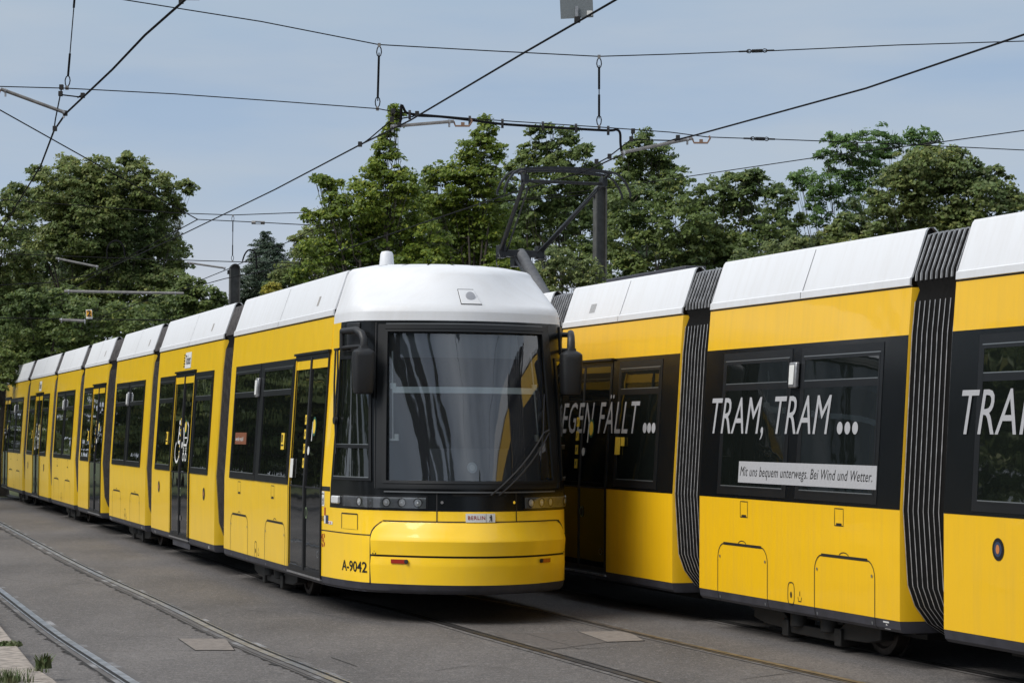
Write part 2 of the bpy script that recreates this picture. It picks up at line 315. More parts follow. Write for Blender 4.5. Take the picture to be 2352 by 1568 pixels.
class Tram:
    def __init__(s, name, loc, rz, label, band, yel):
        s.root = tag(empty(name, loc, rz), label, 'tram', 'yellow articulated trams'); s.band = band; s.yel = yel
    # nose surface point in tram coordinates; end = +1 front, -1 rear
    def NP(s, end, s0): return lambda f, z, off=0.: (lambda q: (q[0] * end, s0 + end * q[1], z))(nose(f, z, off))
    def npatch(s, mb, P, f0, f1, z0, z1, a=0., b=None, nf=24, nz=6, zs=None):
        F0 = f0 if callable(f0) else (lambda z: f0); F1 = f1 if callable(f1) else (lambda z: f1)
        if zs is None:
            zs = sorted(set([z0, z1] + [k for k, _ in KEYS if z0 < k < z1] + [z0 + (z1 - z0) * i / nz for i in range(1, nz)]))
        g = lambda off: [[P(F0(z) + (F1(z) - F0(z)) * i / nf, z, off) for i in range(nf + 1)] for z in zs]
        A = g(a if b is None else b); mb.grid(A)
        if b is not None:
            B = g(a)
            mb.grid([A[0], B[0]]); mb.grid([A[-1], B[-1]]); mb.grid([[r[0] for r in A], [r[0] for r in B]]); mb.grid([[r[-1] for r in A], [r[-1] for r in B]])
    def ntext(s, P, txt, f, z, h, m, name, parent, off=.004, width=None, **k):
        vs, fs, wd = text_mesh(txt, h, **k); q_ = 1 if width is None else width * ntot(z) / wd; vs = [(x * q_, y) for x, y in vs]; mb = MB(); mb.add([P(f + x / ntot(z), z + y, off) for x, y in vs], fs); return mb.build(name, m, parent, smooth=False)
    def text(s, txt, s0, z0, h, m, name, parent, off=.006, sg=1, width=None, **k):
        vs, fs, wd = text_mesh(txt, h, **k); q = 1 if width is None else width / wd
        mb = MB(); mb.add([SP(sg, s0 + x * q, z0 + y, off) for x, y in vs], fs); return mb.build(name, m, parent, smooth=False)
    def section(s, a, b, roof_a=True, roof_b=True, nose_end=0):
        """one car body between side positions a and b"""
        def ring(y, ins, z0, z1, extra=()):
            zs = [z0] + [z for z, _ in PZ if z0 < z < z1] + [z1]
            r = [(hw(z) - ins, y, z) for z in zs]; return r + [(-x, y, z) for x, y, z in reversed(r)]
        def body(z0, z1):
            mb = MB(); R = []
            if nose_end >= 0: R += [ring(a - .022, .30, z0, z1), ring(a - .015, .06, z0, z1)]
            R += [ring(a, 0, z0, z1), ring(b, 0, z0, z1)]
            if nose_end <= 0: R += [ring(b + .015, .06, z0, z1), ring(b + .022, .30, z0, z1)]
            mb.loft(R); return mb
        o = body(.377, 2.972).build('body_section', s.yel, s.root, ang=20)
        body(.285, .375).build('skirt', SKIRT, o, ang=25)
        u_ = MB(); u_.box((-.80, a + .3, .20), (.80, b - .3, .30)); u_.box((-.98, a + .15, .26), (.98, b - .15, .32)); u_.build('underfloor_shade_box', DARKM, o, smooth=False)  # underfloor boxes added to deepen the dark beneath the body
        # white roof shroud
        mb = MB()
        def rr(y, ins):
            p = [(1.095 - ins, 2.985), (1.107 - ins, 2.99), (1.103 - ins, 3.045), (1.088 - ins, 3.055), (.965 - ins, 3.42), (.945 - ins, 3.445), (.90 - ins, 3.45), (.80, 3.36)]
            return [(x, y, z) for x, z in p] + [(-x, y, z) for x, z in reversed(p)]
        ia = 0
        ya, yb = a + (.015 if nose_end >= 0 else 0), b - (.015 if nose_end <= 0 else 0)
        mb.grid([rr(ya, 0), rr(yb, 0)]); mb.grid([rr(ya, 0), rr(ya, .016), rr(ya + .05, .016)]); mb.grid([rr(yb, 0), rr(yb, .016), rr(yb - .05, .016)])
        ed = MB(); ed.loft([rr(ya + .045, .012), rr(ya + .06, .012)]); ed.loft([rr(yb - .06, .012), rr(yb - .045, .012)]); ed.build('roof_end_shade', RUB, o, smooth=False)  # black caps paint the shade inside the open shroud ends
        ro = mb.build('roof_panel', WHT, o, ang=30)
        # seams in the shroud and the dark gap under it
        mb = MB(); m = (a + b) / 2
        for sg in (1, -1):
            mb.grid([[(sg * (1.090 + .0015), m + .012 - k, 3.057) for k in (-.004, .004)], [(sg * .9670, m + .02 - k, 3.419) for k in (-.004, .004)]])
            mb.grid([[(sg * 1.1085, m - k, 2.992) for k in (-.004, .004)], [(sg * 1.1045, m - k, 3.044) for k in (-.004, .004)]])
        mb.build('panel_seam', RUB, o, smooth=False)
        mb = MB()
        for sg in (1, -1): slab(mb, sg, a + .03, b - .03, 2.955, 2.984, -.03, -.004)
        mb.build('gutter_gap', RUB, o)
        if s.band:
            mb = MB()
            for sg in (1, -1): slab(mb, sg, a + .001, b - .001, 1.24, 2.60, 0, .003)
            mb.build('black_band', BAND, o)
        return o
    def window(s, s0, s1, z0=1.25, z1=2.60, sg=1, hopper=True):
        mb = MB(); o_ = .004 if s.band else 0.; e_ = 0. if s.band else .006
        rect_ring(mb, sg, s0, s1, z0, z1, .055, o_, o_ + (.003 if s.band else .012), wt=.075, wb=.06)
        rect_ring(mb, sg, s0 + .055, s1 - .055, z0 + .06, z1 - .075, .022, o_, o_ + (.005 if s.band else .016), wt=.03)
        if hopper:
            slab(mb, sg, s0 + .077, s1 - .077, 2.215, 2.275, o_, o_ + (.004 if s.band else .014))
        fr = mb.build('window', FRM, s.root, smooth=False)
        mb = MB(); slab(mb, sg, s0 + .077, s1 - .077, z0 + .082, 2.215 if hopper else z1 - .105, o_ + .001, o_ + (.0025 if s.band else .006)); mb.build('pane', GLASS, fr, smooth=False)
        if hopper:
            mb = MB(); slab(mb, sg, s0 + .077, s1 - .077, 2.275, z1 - .105, o_ + .001, o_ + (.003 if s.band else .010)); mb.build('hopper_pane', GLASS, fr, smooth=False)
        mb = MB(); slab(mb, sg, s0 + .08, s1 - .08, z0 + .075, z0 + .083, o_ + .002, o_ + (.0062 if s.band else .0185))
        if hopper: slab(mb, sg, s0 + .08, s1 - .08, 2.273, 2.281, o_ + .002, o_ + (.0055 if s.band else .0165))
        slab(mb, sg, s0 + .05, s1 - .05, z1 - .078, z1 - .070, o_ + .002, o_ + (.0055 if s.band else .016))
        mb.build('gasket', FRM2, fr, smooth=False)
        return fr
    def door(s, s0, s1, sg=1, yt=True, yp=True, z1=2.60, icons=False, stick=True, side=1):
        mb = MB(); o_ = .004 if s.band else 0.
        rect_ring(mb, sg, s0, s1, .335, z1 + .02, .035, o_, o_ + (.005 if s.band else .016), wb=.05)
        slab(mb, sg, s0 - .02, s1 + .02, z1 + .02, z1 + .045, o_, o_ + .035)
        c = (s0 + s1) / 2; d = mb.build('door', FRM, s.root, smooth=False)
        mb = MB(); slab(mb, sg, s0, s1, .325, .345, o_, o_ + .022); mb.build('threshold', ALU, d, smooth=False)
        for k, (a, b) in enumerate(((s0 + .035, c - .004), (c + .004, s1 - .035))):
            mb = MB(); slab(mb, sg, a, b, .385, z1 - .015, o_, o_ + (.0025 if s.band else .006)); lf = mb.build('door_leaf', GLASSD, d, smooth=False)
            mb = MB(); w_ = .022
            rect_ring(mb, sg, a, b, .385, z1 - .015, w_, o_ + .002, o_ + (.0045 if s.band else .012), wb=.03)
            slab(mb, sg, a + w_, b - w_, 1.235, 1.255, o_ + .002, o_ + (.0045 if s.band else .010)); mb.build('leaf_frame', FRM, d, smooth=False)
            if yt and not s.band:
                mb = MB(); slab(mb, sg, a + w_, b - w_, z1 - .13, z1 - .037, o_ + .006, o_ + .009); mb.build('yellow_stripe', s.yel, d, smooth=False)
        mb = MB(); slab(mb, sg, c - .03, c + .03, .385, z1 - .015, o_ + .002, o_ + (.006 if s.band else .022)); mb.build('rubber_seal', RUB, d, smooth=False)
        if yp and not s.band:
            mb = MB(); slab(mb, sg, s0 + .036, s0 + .058, .385, z1 - .03, o_ + .012, o_ + .019)
            slab(mb, sg, s1 - .06, s1 - .04, .385, z1 - .03, o_ + .012, o_ + .019) if icons else None
            mb.build('yellow_edge_strip', s.yel, d, smooth=False)
        P = lambda u, z, off: SP(sg, u, z, off)
        def blob(u, z, a, b, m, name, off=.008, n=16):
            q = MB(); q.face([P(x, y, o_ + off) for x, y in oval(u, z, a, b, n)[:-1]]); return q.build(name, m, d, smooth=False)
        if stick and sg > 0:
            for k in range(4):
                mb = MB(); slab(mb, sg, c - .17, c - .09, 1.44 + k * .15, 1.54 + k * .15, o_ + .006, o_ + .009); q = mb.build('pictogram_sticker', STKY, d, smooth=False)
                mb = MB(); ribbon(mb, P, [(c - .15, 1.47 + k * .15), (c - .11, 1.52 + k * .15)], .012, o_ + .0105); ribbon(mb, P, [(c - .15, 1.51 + k * .15), (c - .12, 1.48 + k * .15)], .010, o_ + .0105); mb.build('pictogram_mark', INKB, d, smooth=False)
            blob(c + .30, 1.87, .085, .10, mat('dark_green_sticker', (.02, .10, .06), .5), 'round_sticker'); blob(c + .30, 1.87, .06, .075, STKY, 'round_sticker', .0095)
            mb = MB(); ribbon(mb, P, [(c + .20, 1.72), (c + .225, 1.92)], .03, o_ + .008); mb.build('round_sticker', STKW, d, smooth=False)
            blob(c + .10, 1.62, .05, .045, STKW, 'door_button', .012); blob(c + .10, .98, .06, .06, mat('green_disc', (.16, .22, .12), .5), 'round_sticker'); blob(c + .10, .98, .045, .045, INKB, 'round_sticker', .0095)
            mb = MB(); ribbon(mb, P, oval(s1 - .15, .58, .045, .03, 14), .008, o_ + .008); mb.build('key_lock', FRM2, d, smooth=False)
        if icons and sg > 0:
            W = lambda u, z, off=0.: SP(1, u, z, .010)
            mb = MB()  # wheelchair user
            u = c - .42; mb.face([W(x, y) for x, y in oval(u + .20, 1.93, .05, .035, 12)[:-1]]); ribbon(mb, W, [(u + .19, 1.88), (u + .13, 1.66), (u + .30, 1.65)], .05, 0); ribbon(mb, W, [(u + .17, 1.78), (u + .28, 1.78)], .035, 0)
            ribbon(mb, W, [(u + .30, 1.65), (u + .36, 1.50), (u + .42, 1.50)], .04, 0); ribbon(mb, W, [(u + .10 + .19 * math.cos(t), 1.53 + .15 * math.sin(t)) for t in [2.2 + k * .34 for k in range(13)]], .035, 0); mb.build('wheelchair_symbol', STKW, d, smooth=False)
            mb = MB(); u = c + .12  # pram
            ribbon(mb, W, [(u, 1.86), (u + .05, 1.78), (u + .08, 1.62), (u + .36, 1.62)], .03, 0); ribbon(mb, W, [(u + .34, 1.62), (u + .42, 1.70), (u + .42, 1.88), (u + .32, 1.93)], .035, 0)
            ribbon(mb, W, [(u + .15, 1.62), (u + .12, 1.72), (u + .36, 1.72)], .02, 0)
            for q in (.12, .32): ribbon(mb, W, oval(u + q, 1.46, .06, .05, 14), .025, 0); ribbon(mb, W, oval(u + q, 1.56, .03, .028, 12), .02, 0)
            mb.build('pram_symbol', STKW, d, smooth=False)
            for q in (-.10, .14): blob(c + q, .62, .055, .04, CHR, 'door_knob', .012)
        return d
    def hatches(s, o, spans, flaps, ov=None, sg=1, zb=.19, closed=True):
        P = lambda u, z, off=0.: SP(sg, u, z, off)
        mb = MB()
        for a, b in spans:
            pts = arch(a, b, .29, .82, .14); ribbon(mb, P, pts, .011, .0025)
            if closed: ribbon(mb, P, [(a + .13, .822), (b - .13, .822)], .024, .003)
            ribbon(mb, P, [(p[0] * .055 + (a + b) / 2 * .945, .83 + .045 * (p[1])) for p in oval(0, 0, 1.2, 1, 12)[:7]] if False else [((a + b) / 2 + .09 * math.cos(t), .825 + .035 * math.sin(t)) for t in [k * math.pi / 6 for k in range(7)]], .008, .0022)
        for a, b in flaps:
            ribbon(mb, P, [(a, 1.075), (b, 1.075), (b, 1.215), (a, 1.215), (a, 1.075)], .008, .0025)
            ribbon(mb, P, [(a + .03, 1.085), (b - .03, 1.085)], .022, .003)
        if ov:
            ribbon(mb, P, oval(ov, .46, .065, .095, 20, 3.2), .010, .0025); mb.face([P(x, y, .003) for x, y in oval(ov, .45, .018, .028, 10)[:-1]])
            ribbon(mb, P, [(ov + .14, .44), (ov + .15, .405), (ov + .20, .405), (ov + .21, .44)], .008, .003); ribbon(mb, P, [(ov + .175, .45), (ov + .175, .49)], .01, .003)
        mb.build('hatch_outline', RUB, o, smooth=False)
        mb = MB()
        for a, b in spans:
            for x, z in ((a + .05, .70), (b - .05, .70), (a + .05, .33), (b - .05, .33)):
                mb.face([P(u, v, .0045) for u, v in oval(x, z, .014, .014, 8)[:-1]])
        if spans: mb.build('hatch_screw', FRM2, o, smooth=False)
    def filler(s, a, b, z0=1.25, z1=2.60, sg=1):
        mb = MB(); slab(mb, sg, a, b, z0, z1, 0, .008); return mb.build('pillar_panel', FRM, s.root, smooth=False)
    def bellows(s, a, b):
        def prof(ins, y):
            z = [(.23, .66), (.27, .82), (.36, .97), (.50, 1.08), (.66, 1.14), (1.24, 1.180), (2.60, 1.103), (2.86, 1.075), (2.95, 1.04), (3.02, 1.072), (3.08, 1.067), (3.385, .955), (3.41, .88)]
            r = [(x - ins, y, zz) for zz, x in z]; return r + [(-x, y, zz) for x, y, zz in reversed(r)]
        a0, b0 = a + .026, b - .026; n = 9; R = []
        for k in range(n):
            t = a0 + (b0 - a0) * k / (n - 1); R.append(prof(0, t))
            if k < n - 1:
                h = (b0 - a0) / (n - 1); R.append(prof(.06, t + h * .22)); R.append(prof(.085, t + h * .5)); R.append(prof(.06, t + h * .78))
        mb = MB(); mb.loft(R); o = mb.build('bellows', FAB, s.root, ang=50)
        mb = MB()
        for k in range(n):
            t = a0 + (b0 - a0) * k / (n - 1)
            for sg in (1, -1):
                for lo, hi, e in ((0, 8, .0036), (9, 13, .005)):
                    dq = -.003 if lo == 0 else .008; p0 = prof(-.006, t - e)[lo:hi]; p1 = prof(-.006, t + e)[lo:hi]; q0 = prof(dq, t - e * 1.2)[lo:hi]; q1 = prof(dq, t + e * 1.2)[lo:hi]
                    f = lambda L: [(x * sg, y, z) for x, y, z in L]
                    mb.grid([f(q0), f(p0), f(p1), f(q1)])
        mb.build('bellows_rib', RIB if s.band else RIB2, o, ang=60)
        return o
    def bogie(s, c):
        mb = MB()
        for sg in (1, -1):
            x0, x1 = (.86, .98) if sg > 0 else (-.98, -.86)
            zt = [( -1.25, .16, .30), (-1.0, .12, .30), (-.62, .11, .26), (-.45, .08, .17), (.45, .08, .17), (.62, .11, .26), (1.0, .12, .30), (1.25, .16, .30)]
            mb.loft([[(x0, c + y, a), (x1, c + y, a), (x1, c + y, b), (x0, c + y, b)] for y, a, b in zt])
            for y in (-.52, .52): mb.box((x0 - .02, c + y - .06, .05), (x1 + .03, c + y + .06, .20))
            for y in (-.3, .3): mb.disc((sg * .95, c + y, .15), (0, 0, 1), .10, .12, 12)
        mb.box((-.95, c - .5, .22), (.95, c + .5, .42)); mb.box((-.5, c - 1.4, .16), (.5, c + 1.4, .4))
        o = mb.build('bogie', DARKM, s.root, bevel=.01)
        for y in (-.9, .9):
            mb = MB()
            for sg in (1, -1):
                mb.axial((sg * .7175, c + y, .30), (sg, 0, 0), list(zip((-.05, -.03, -.03, .06, .065, .065, .05, .05, .07), (.315, .325, .30, .295, .285, .24, .22, .11, .10))), 28)
            mb.tube([(-.7, c + y, .3), (.7, c + y, .3)], .07, 8); mb.build('wheel', WHEEL, o, ang=30)
        return o
    def front(s, end, s0, detail=True):
        P = s.NP(end, s0); np_ = s.npatch; r = s.root
        fb = lambda z: .055 + (z - 1.07) / 1.83 * .036
        mb = MB()
        np_(mb, P, 0, 1, .377, 1.07, nf=64); np_(mb, P, 0, fb, 1.07, 2.9, nf=4); np_(mb, P, lambda z: 1 - fb(z), 1, 1.07, 2.9, nf=4)
        b = mb.build('cab_body', s.yel, r, ang=28)
        mb = MB(); np_(mb, P, 0, 1, .285, .377, nf=64); mb.grid([[P(i / 32, .285) for i in range(33)], [P(i / 32, .285, -.06) for i in range(33)]]); mb.build('skirt', SKIRT, b)
        mb = MB(); np_(mb, P, 0, 1, 2.9, 3.5, nf=64, nz=14); mb.face([P(i / 40, 3.5) for i in range(41)]); mb.grid([[P(i / 64, 2.9) for i in range(65)], [P(i / 64, 2.9, -.05) for i in range(65)]])
        rf = mb.build('roof_panel', WHT, b, ang=50)
        mb = MB(); ZW0, ZW1, FW0, FW1 = 1.345, 2.80, .283, .712
        Wl = lambda z: .283 + (z - 1.34) * .0014; Wr = lambda z: .706 + (z - 1.34) * .003
        np_(mb, P, fb, Wl, 1.07, 2.9, .001, nf=20, nz=10); np_(mb, P, Wr, lambda z: 1 - fb(z), 1.07, 2.9, .001, nf=20, nz=10)
        np_(mb, P, Wl, Wr, 1.07, ZW0, .001, nf=30, nz=4); np_(mb, P, Wl, Wr, ZW1, 2.9, .001, nf=30, nz=4)
        mk = mb.build('black_mask', mat('black_mask_gloss', (.005, .006, .007), .22, spec=.3), b, ang=30)
        # windscreen, its frame and the cab behind it
        mb = MB(); np_(mb, P, lambda z: Wl(z) - .004, lambda z: Wr(z) + .004, ZW0 - .01, ZW1 + .01, -.012, nf=40, nz=16)
        mb.build('windscreen', SCREEN, r, ang=60)
        mb = MB()
        for e, wd, h0, h1 in ((.020, .018, .002, .014), (.004, .009, .002, .024)):
            wz = wd * 4.2
            np_(mb, P, lambda z: Wl(z) - e, lambda z: Wl(z) - e + wd, ZW0 - e * 3.2, ZW1 + e * 3.2, h0, h1, nf=2, nz=10)
            np_(mb, P, lambda z: Wr(z) + e - wd, lambda z: Wr(z) + e, ZW0 - e * 3.2, ZW1 + e * 3.2, h0, h1, nf=2, nz=10)
            np_(mb, P, lambda z: Wl(z) - e, lambda z: Wr(z) + e, ZW1 + e * 3.2 - wz * .6, ZW1 + e * 3.2, h0, h1, nf=30, nz=1)
            np_(mb, P, lambda z: Wl(z) - e, lambda z: Wr(z) + e, ZW0 - e * 3.2, ZW0 - e * 3.2 + wz * .7, h0, h1, nf=30, nz=1)
        mb.build('windscreen_frame', FRM, b, ang=40)
        mb = MB(); np_(mb, P, Wl, Wr, ZW0 - .10, ZW0 - .088, .0, .02, nf=30, nz=1); np_(mb, P, Wl, Wr, ZW1 + .063, ZW1 + .072, .0, .016, nf=30, nz=1)
        mb.build('trim_line', mat('trim_grey', (.10, .105, .11), .3), b)
        mb = MB()
        inner = mat('cab_interior', (.018, .019, .021), .8); cw = lambda z: [P(.03 + .94 * i / 30, z, -.06) for i in range(31)]
        mb.grid([cw(1.0), cw(1.36)]); mb.box((-1.09, min(s0 + end * .02, s0 + end * .06), .5), (1.09, max(s0 + end * .02, s0 + end * .06), 2.88)); mb.grid([cw(2.8), [(p[0] * .5, s0, 2.82) for p in cw(2.8)]])
        mb.grid([[P(.03 + .94 * i / 30, .45, -.06) for i in range(31)], cw(1.0)])
        mb.build('cab_interior', inner, b)
        # dashboard, driver seat, sun blind and its rails
        mb = MB(); mb.loft([[P(.27 + .45 * i / 20, z, -.10) for i in range(21)] + [P(.72 - .45 * i / 20, z, -.55) for i in range(21)] for z in (1.0, 1.34)])
        mb.loft([[P(.36 + .30 * i / 12, z, -.35) for i in range(13)] + [P(.66 - .30 * i / 12, z, -.6) for i in range(13)] for z in (1.34, 1.55, 1.66)])
        mb.build('dashboard', mat('dashboard_grey', (.045, .047, .05), .7), b, bevel=.02)
        if detail:
            mb = MB(); np_(mb, P, .297, .678, 2.195, 2.255, -.06, -.045, nf=20, nz=1); np_(mb, P, .292, .306, 2.235, 2.29, -.055, -.04, nf=2, nz=1); np_(mb, P, .670, .686, 2.235, 2.29, -.055, -.04, nf=2, nz=1)
            mb.build('sun_blind_bar', mat('pale_blind_bar', (.85, .88, .86), .4), b)
            mb = MB(); np_(mb, P, .315, .64, 2.54, 2.79, -.075, nf=20, nz=1); mb.build('sun_blind', mat('blind_mesh', (.11, .12, .13), .8), b)
            mb = MB(); mb.tube([P(.297, z, -.05) for z in (1.74, 2.0, 2.3, 2.6)], .008, 5); mb.tube([P(.676, z, -.05) for z in (1.74, 2.0, 2.3, 2.6)], .008, 5)
            np_(mb, P, .290, .312, 1.735, 1.755, -.06, -.04, nf=1, nz=1); np_(mb, P, .302, .312, 1.735, 1.80, -.06, -.04, nf=1, nz=1); np_(mb, P, .664, .674, 1.735, 1.80, -.06, -.04, nf=1, nz=1)
            mb.build('blind_rail', STKW, b)
            mb = MB(); ribbon(mb, P, oval(.477, 1.485, .0078, .040, 24)[:], .001, -.02)
            np_mb = MB(); np_mb.face([P(x, y, -.016) for x, y in oval(.477, 1.485, .0105, .052, 24)[:-1]]); np_mb.build('screen_disc', mat('grey_disc', (.42, .44, .45), .4), b, smooth=False)
            np_mb = MB(); np_mb.face([P(x, y, -.014) for x, y in oval(.477, 1.485, .006, .030, 20)[:-1]]); np_mb.build('screen_disc', STKW, b, smooth=False)
        # cab side windows
        for fa, fc, zb in ((.085, .243, 0), (.757, .915, 0)):
            g = lambda t: (lambda z: (fa if fa < .5 else fa) + (.018 if fa < .5 else 0) * (z - 1.35) / 1.2 * 1 + t)
            f0 = (lambda z: .083 + .02 * (z - 1.38) / 1.14) if fa < .5 else (lambda z: .755)
            f1 = (lambda z: .243) if fa < .5 else (lambda z: .917 - .02 * (z - 1.38) / 1.14)
            mb = MB(); np_(mb, P, f0, f1, 1.385, 2.53, .002, .004, nf=10, nz=8); wn = mb.build('cab_side_window', GLASS, r, ang=50)
            mb = MB(); w_ = .007
            np_(mb, P, lambda z: f0(z) - w_, f0, 1.35, 2.56, .002, .014, nf=1, nz=6); np_(mb, P, f1, lambda z: f1(z) + w_, 1.35, 2.56, .002, .014, nf=1, nz=6)
            np_(mb, P, f0, f1, 2.53, 2.56, .002, .014, nf=8, nz=1); np_(mb, P, f0, f1, 1.35, 1.385, .002, .014, nf=8, nz=1); np_(mb, P, f0, f1, 1.66, 1.695, .002, .016, nf=8, nz=1)
            mb.build('window_frame', FRM, wn)
            mb = MB(); np_(mb, P, f0, f1, 1.376, 1.386, .012, .018, nf=8, nz=1); np_(mb, P, f0, f1, 1.694, 1.701, .012, .019, nf=8, nz=1); np_(mb, P, lambda z: f0(z) * .45 + f1(z) * .55, lambda z: f0(z) * .43 + f1(z) * .57, 1.385, 1.66, .003, .010, nf=1, nz=2); mb.build('gasket', FRM2, wn)
        # pillar seams
        mb = MB(); 
        for f in (.258, .735): ribbon(mb, P, [(f, z) for z in (1.28, 1.8, 2.3, 2.88)], .0022, .003)
        mb.build('panel_seam', RUB, b, smooth=False)
        # bumper cover: upper part with a crease, lower part, dark slots between
        c0, c1 = .252, .748
        def fl(z, a=c0):  # left edge leans and rounds at the top corner
            return a + (0 if z < .80 else ((z - .80) / .165) ** 2.6 * .030)
        fr_ = lambda z: c1 - (fl(z) - c0)
        mb = MB()
        zs = [.652, .70, .76, .785, .80, .83, .87, .91, .94, .958, .966]
        off = [.026, .028, .033, .034, .032, .026, .020, .014, .009, .006, .002]
        rows = [[P(fl(z) + (fr_(z) - fl(z)) * i / 40, z, o_ - (.0 if 0 < i < 40 else .004)) for i in range(41)] for z, o_ in zip(zs, off)]
        mb.grid(rows)
        for e in (0, -1): mb.grid([[q[e] for q in rows], [P((fl(z) if e == 0 else fr_(z)), z, -.01) for z in zs]])
        mb.grid([rows[0], [P(c0 + (c1 - c0) * i / 40, .652, -.02) for i in range(41)]])
        mb.build('bumper', s.yel, r, ang=12)
        mb = MB(); zs = [.377, .42, .50, .545, .56, .60, .632]; off = [.014, .017, .024, .027, .027, .022, .018]
        rows = [[P(c0 + (c1 - c0) * i / 40, z, o_) for i in range(41)] for z, o_ in zip(zs, off)]; mb.grid(rows)
        for e in (0, -1): mb.grid([[q[e] for q in rows], [P((c0 if e == 0 else c1), z, -.01) for z in zs]])
        mb.grid([rows[-1], [P(c0 + (c1 - c0) * i / 40, .632, -.02) for i in range(41)]])
        lo = mb.build('bumper', s.yel, r, ang=12)
        mb = MB(); np_(mb, P, c0, c1, .289, .377, 0, .016, nf=40, nz=2); mb.build('bumper_lip', SKIRT, lo)
        mb = MB()
        L = [(c0 - .003, .29)] + [(fl(z) - .003, z + (.004 if z > .95 else 0)) for z in (.377, .55, .70, .80, .84, .88, .91, .93, .945, .957, .966)] + [(f, .969) for f in (.32, .40, .5, .6, .68)] + [(1 - q[0] , q[1]) for q in [(fl(z) - .003, z) for z in (.966, .957, .945, .93, .91, .88, .84, .80, .70, .55, .377)]] + [(c1 + .003, .29)]
        for (a0, b0_) in zip(L, L[1:]):
            d = .0035 if abs(a0[0] - b0_[0]) < .012 else 0
            of = .009 if min(a0[1], b0_[1]) > .95 else .004; ns = max(1, int(abs(b0_[0] - a0[0]) / .01)); pp = [(a0[0] + (b0_[0] - a0[0]) * i / ns, a0[1] + (b0_[1] - a0[1]) * i / ns) for i in range(ns + 1)]
            mb.grid([[P(f - d, z - .002, of) for f, z in pp], [P(f + d, z + .009, of) for f, z in pp]])
        np_(mb, P, c0, c1, .632, .652, .003, nf=40, nz=1)
        for f in (.401, .573): ribbon(mb, P, [(f, .97), (f, 1.1), (f, 1.25)], .0022, .004)
        ribbon(mb, P, [(0, .835), (.08, .834), (.17, .832), (.252, .832)], .010, .003); ribbon(mb, P, [(.748, .832), (1, .835)], .01, .003)
        ribbon(mb, P, [(.127, 1.022), (.203, 1.022), (.203, .875), (.127, .875), (.127, 1.022)], .0022, .003); np_(mb, P, .127, .203, 1.018, 1.03, .004, nf=3, nz=1)
        ribbon(mb, P, [(.0, 1.25), (.028, 1.25), (.056, 1.25)], .045, .003)
        mb.build('panel_gap', RUB, b, smooth=False)
        # headlights
        for sd in (0, 1):
            m_ = (lambda f: f) if sd == 0 else (lambda f: .976 - f)
            hm = MB(); a, c = sorted((m_(.136), m_(.382))); np_(hm, P, a, c, 1.085, 1.215, .003, .006, nf=16, nz=1); hl = hm.build('headlight', mat('headlight_surround', (.006, .006, .007), .25), r)
            a, c = sorted((m_(.140), m_(.378))); hm = MB(); np_(hm, P, a, c, 1.096, 1.198, .006, .009, nf=16, nz=1); hm.build('reflector_tray', LENSB, hl)
            for f, rad, mt in ((.212, .046, LENS), (.247, .036, LENSB), (.288, .045, LENS), (.325, .044, LENS), (.361, .045, LENS)):
                c_ = Vector(P(m_(f), 1.148, .006)); n_ = (Vector(P(m_(f), 1.148, .05)) - c_).normalized()
                if mt is LENS:
                    hm = MB(); hm.axial(c_, n_, ((0, rad), (.012, rad), (.012, rad * .84), (.004, rad * .80)), 24, False); hm.build('lamp_ring', RUB, hl)
                hm = MB(); hm.axial(c_, n_, ((.004, rad * .84), (.005, rad * .55), (.012, rad * .35), (.014, .001)), 24, False); hm.build('lamp', mt, hl, ang=25)
            lg = MB(); np_(lg, P, a, c, 1.096, 1.198, .020, nf=16, nz=1)
            cl_ = bpy.data.materials.get('lamp_cover') or None
            if cl_ is None:
                cl_ = glass('lamp_cover', (1, 1, 1), .93, .03)
            lg.build('lens_cover', cl_, hl)
            mk_ = MB(); a, c = sorted((m_(.080), m_(.118))); np_(mk_, P, a, c, 1.112, 1.19, .004, .035, nf=4, nz=3); mk_.build('marker_lamp', mat('clear_white_lens', (.62, .63, .64), .2, coat=.5), r, bevel=.012)
            rd = MB(); a, c = sorted((m_(.303), m_(.340))); np_(rd, P, a, c, .573, .612, .026, .036, nf=4, nz=1); rf_ = rd.build('red_reflector', REDL, r)
            rd = MB(); c_ = Vector(P(m_(.339), .594, .036)); rd.disc(c_, Vector(P(m_(.339), .594, .06)) - c_, .020, .012, 16); rd.build('reflector_knob', RUB, rf_)
        # wiper slot, bolts, plate, roof lamp
        mb = MB(); np_(mb, P, lambda z: .427 + (1.25 - z) * .25, lambda z: .556 - (1.25 - z) * .25, 1.215, 1.255, .004, nf=16, nz=3); mb.build('wiper_recess', GROOVE, b)
        mb = MB()
        for f in (.412, .567):
            c_ = Vector(P(f, 1.155, .002)); mb.disc(c_, Vector(P(f, 1.155, .05)) - c_, .014, .008, 12)
        mb.build('bolt', CHR, b)
        if detail:
            for k, fo in enumerate((0, .017)):
                mb = MB(); a = (.510 + fo, 1.225); c = (.668 + fo * 1.2, 1.82)
                mb.tube([P(a[0] + (c[0] - a[0]) * t, a[1] + (c[1] - a[1]) * t, .045 + .02 * math.sin(t * 3)) for t in [i / 8 for i in range(9)]], .0085, 6); wp = mb.build('wiper', RUB, r)
            mb = MB(); mb.tube([P(.668, 1.815, .05), P(.69, 1.845, .05)], .012, 6); mb.tube([P(.652, 1.55, .03), P(.672, 1.83, .03), P(.690, 2.2, .03)], .006, 5); mb.build('wiper_blade', RUB, wp)
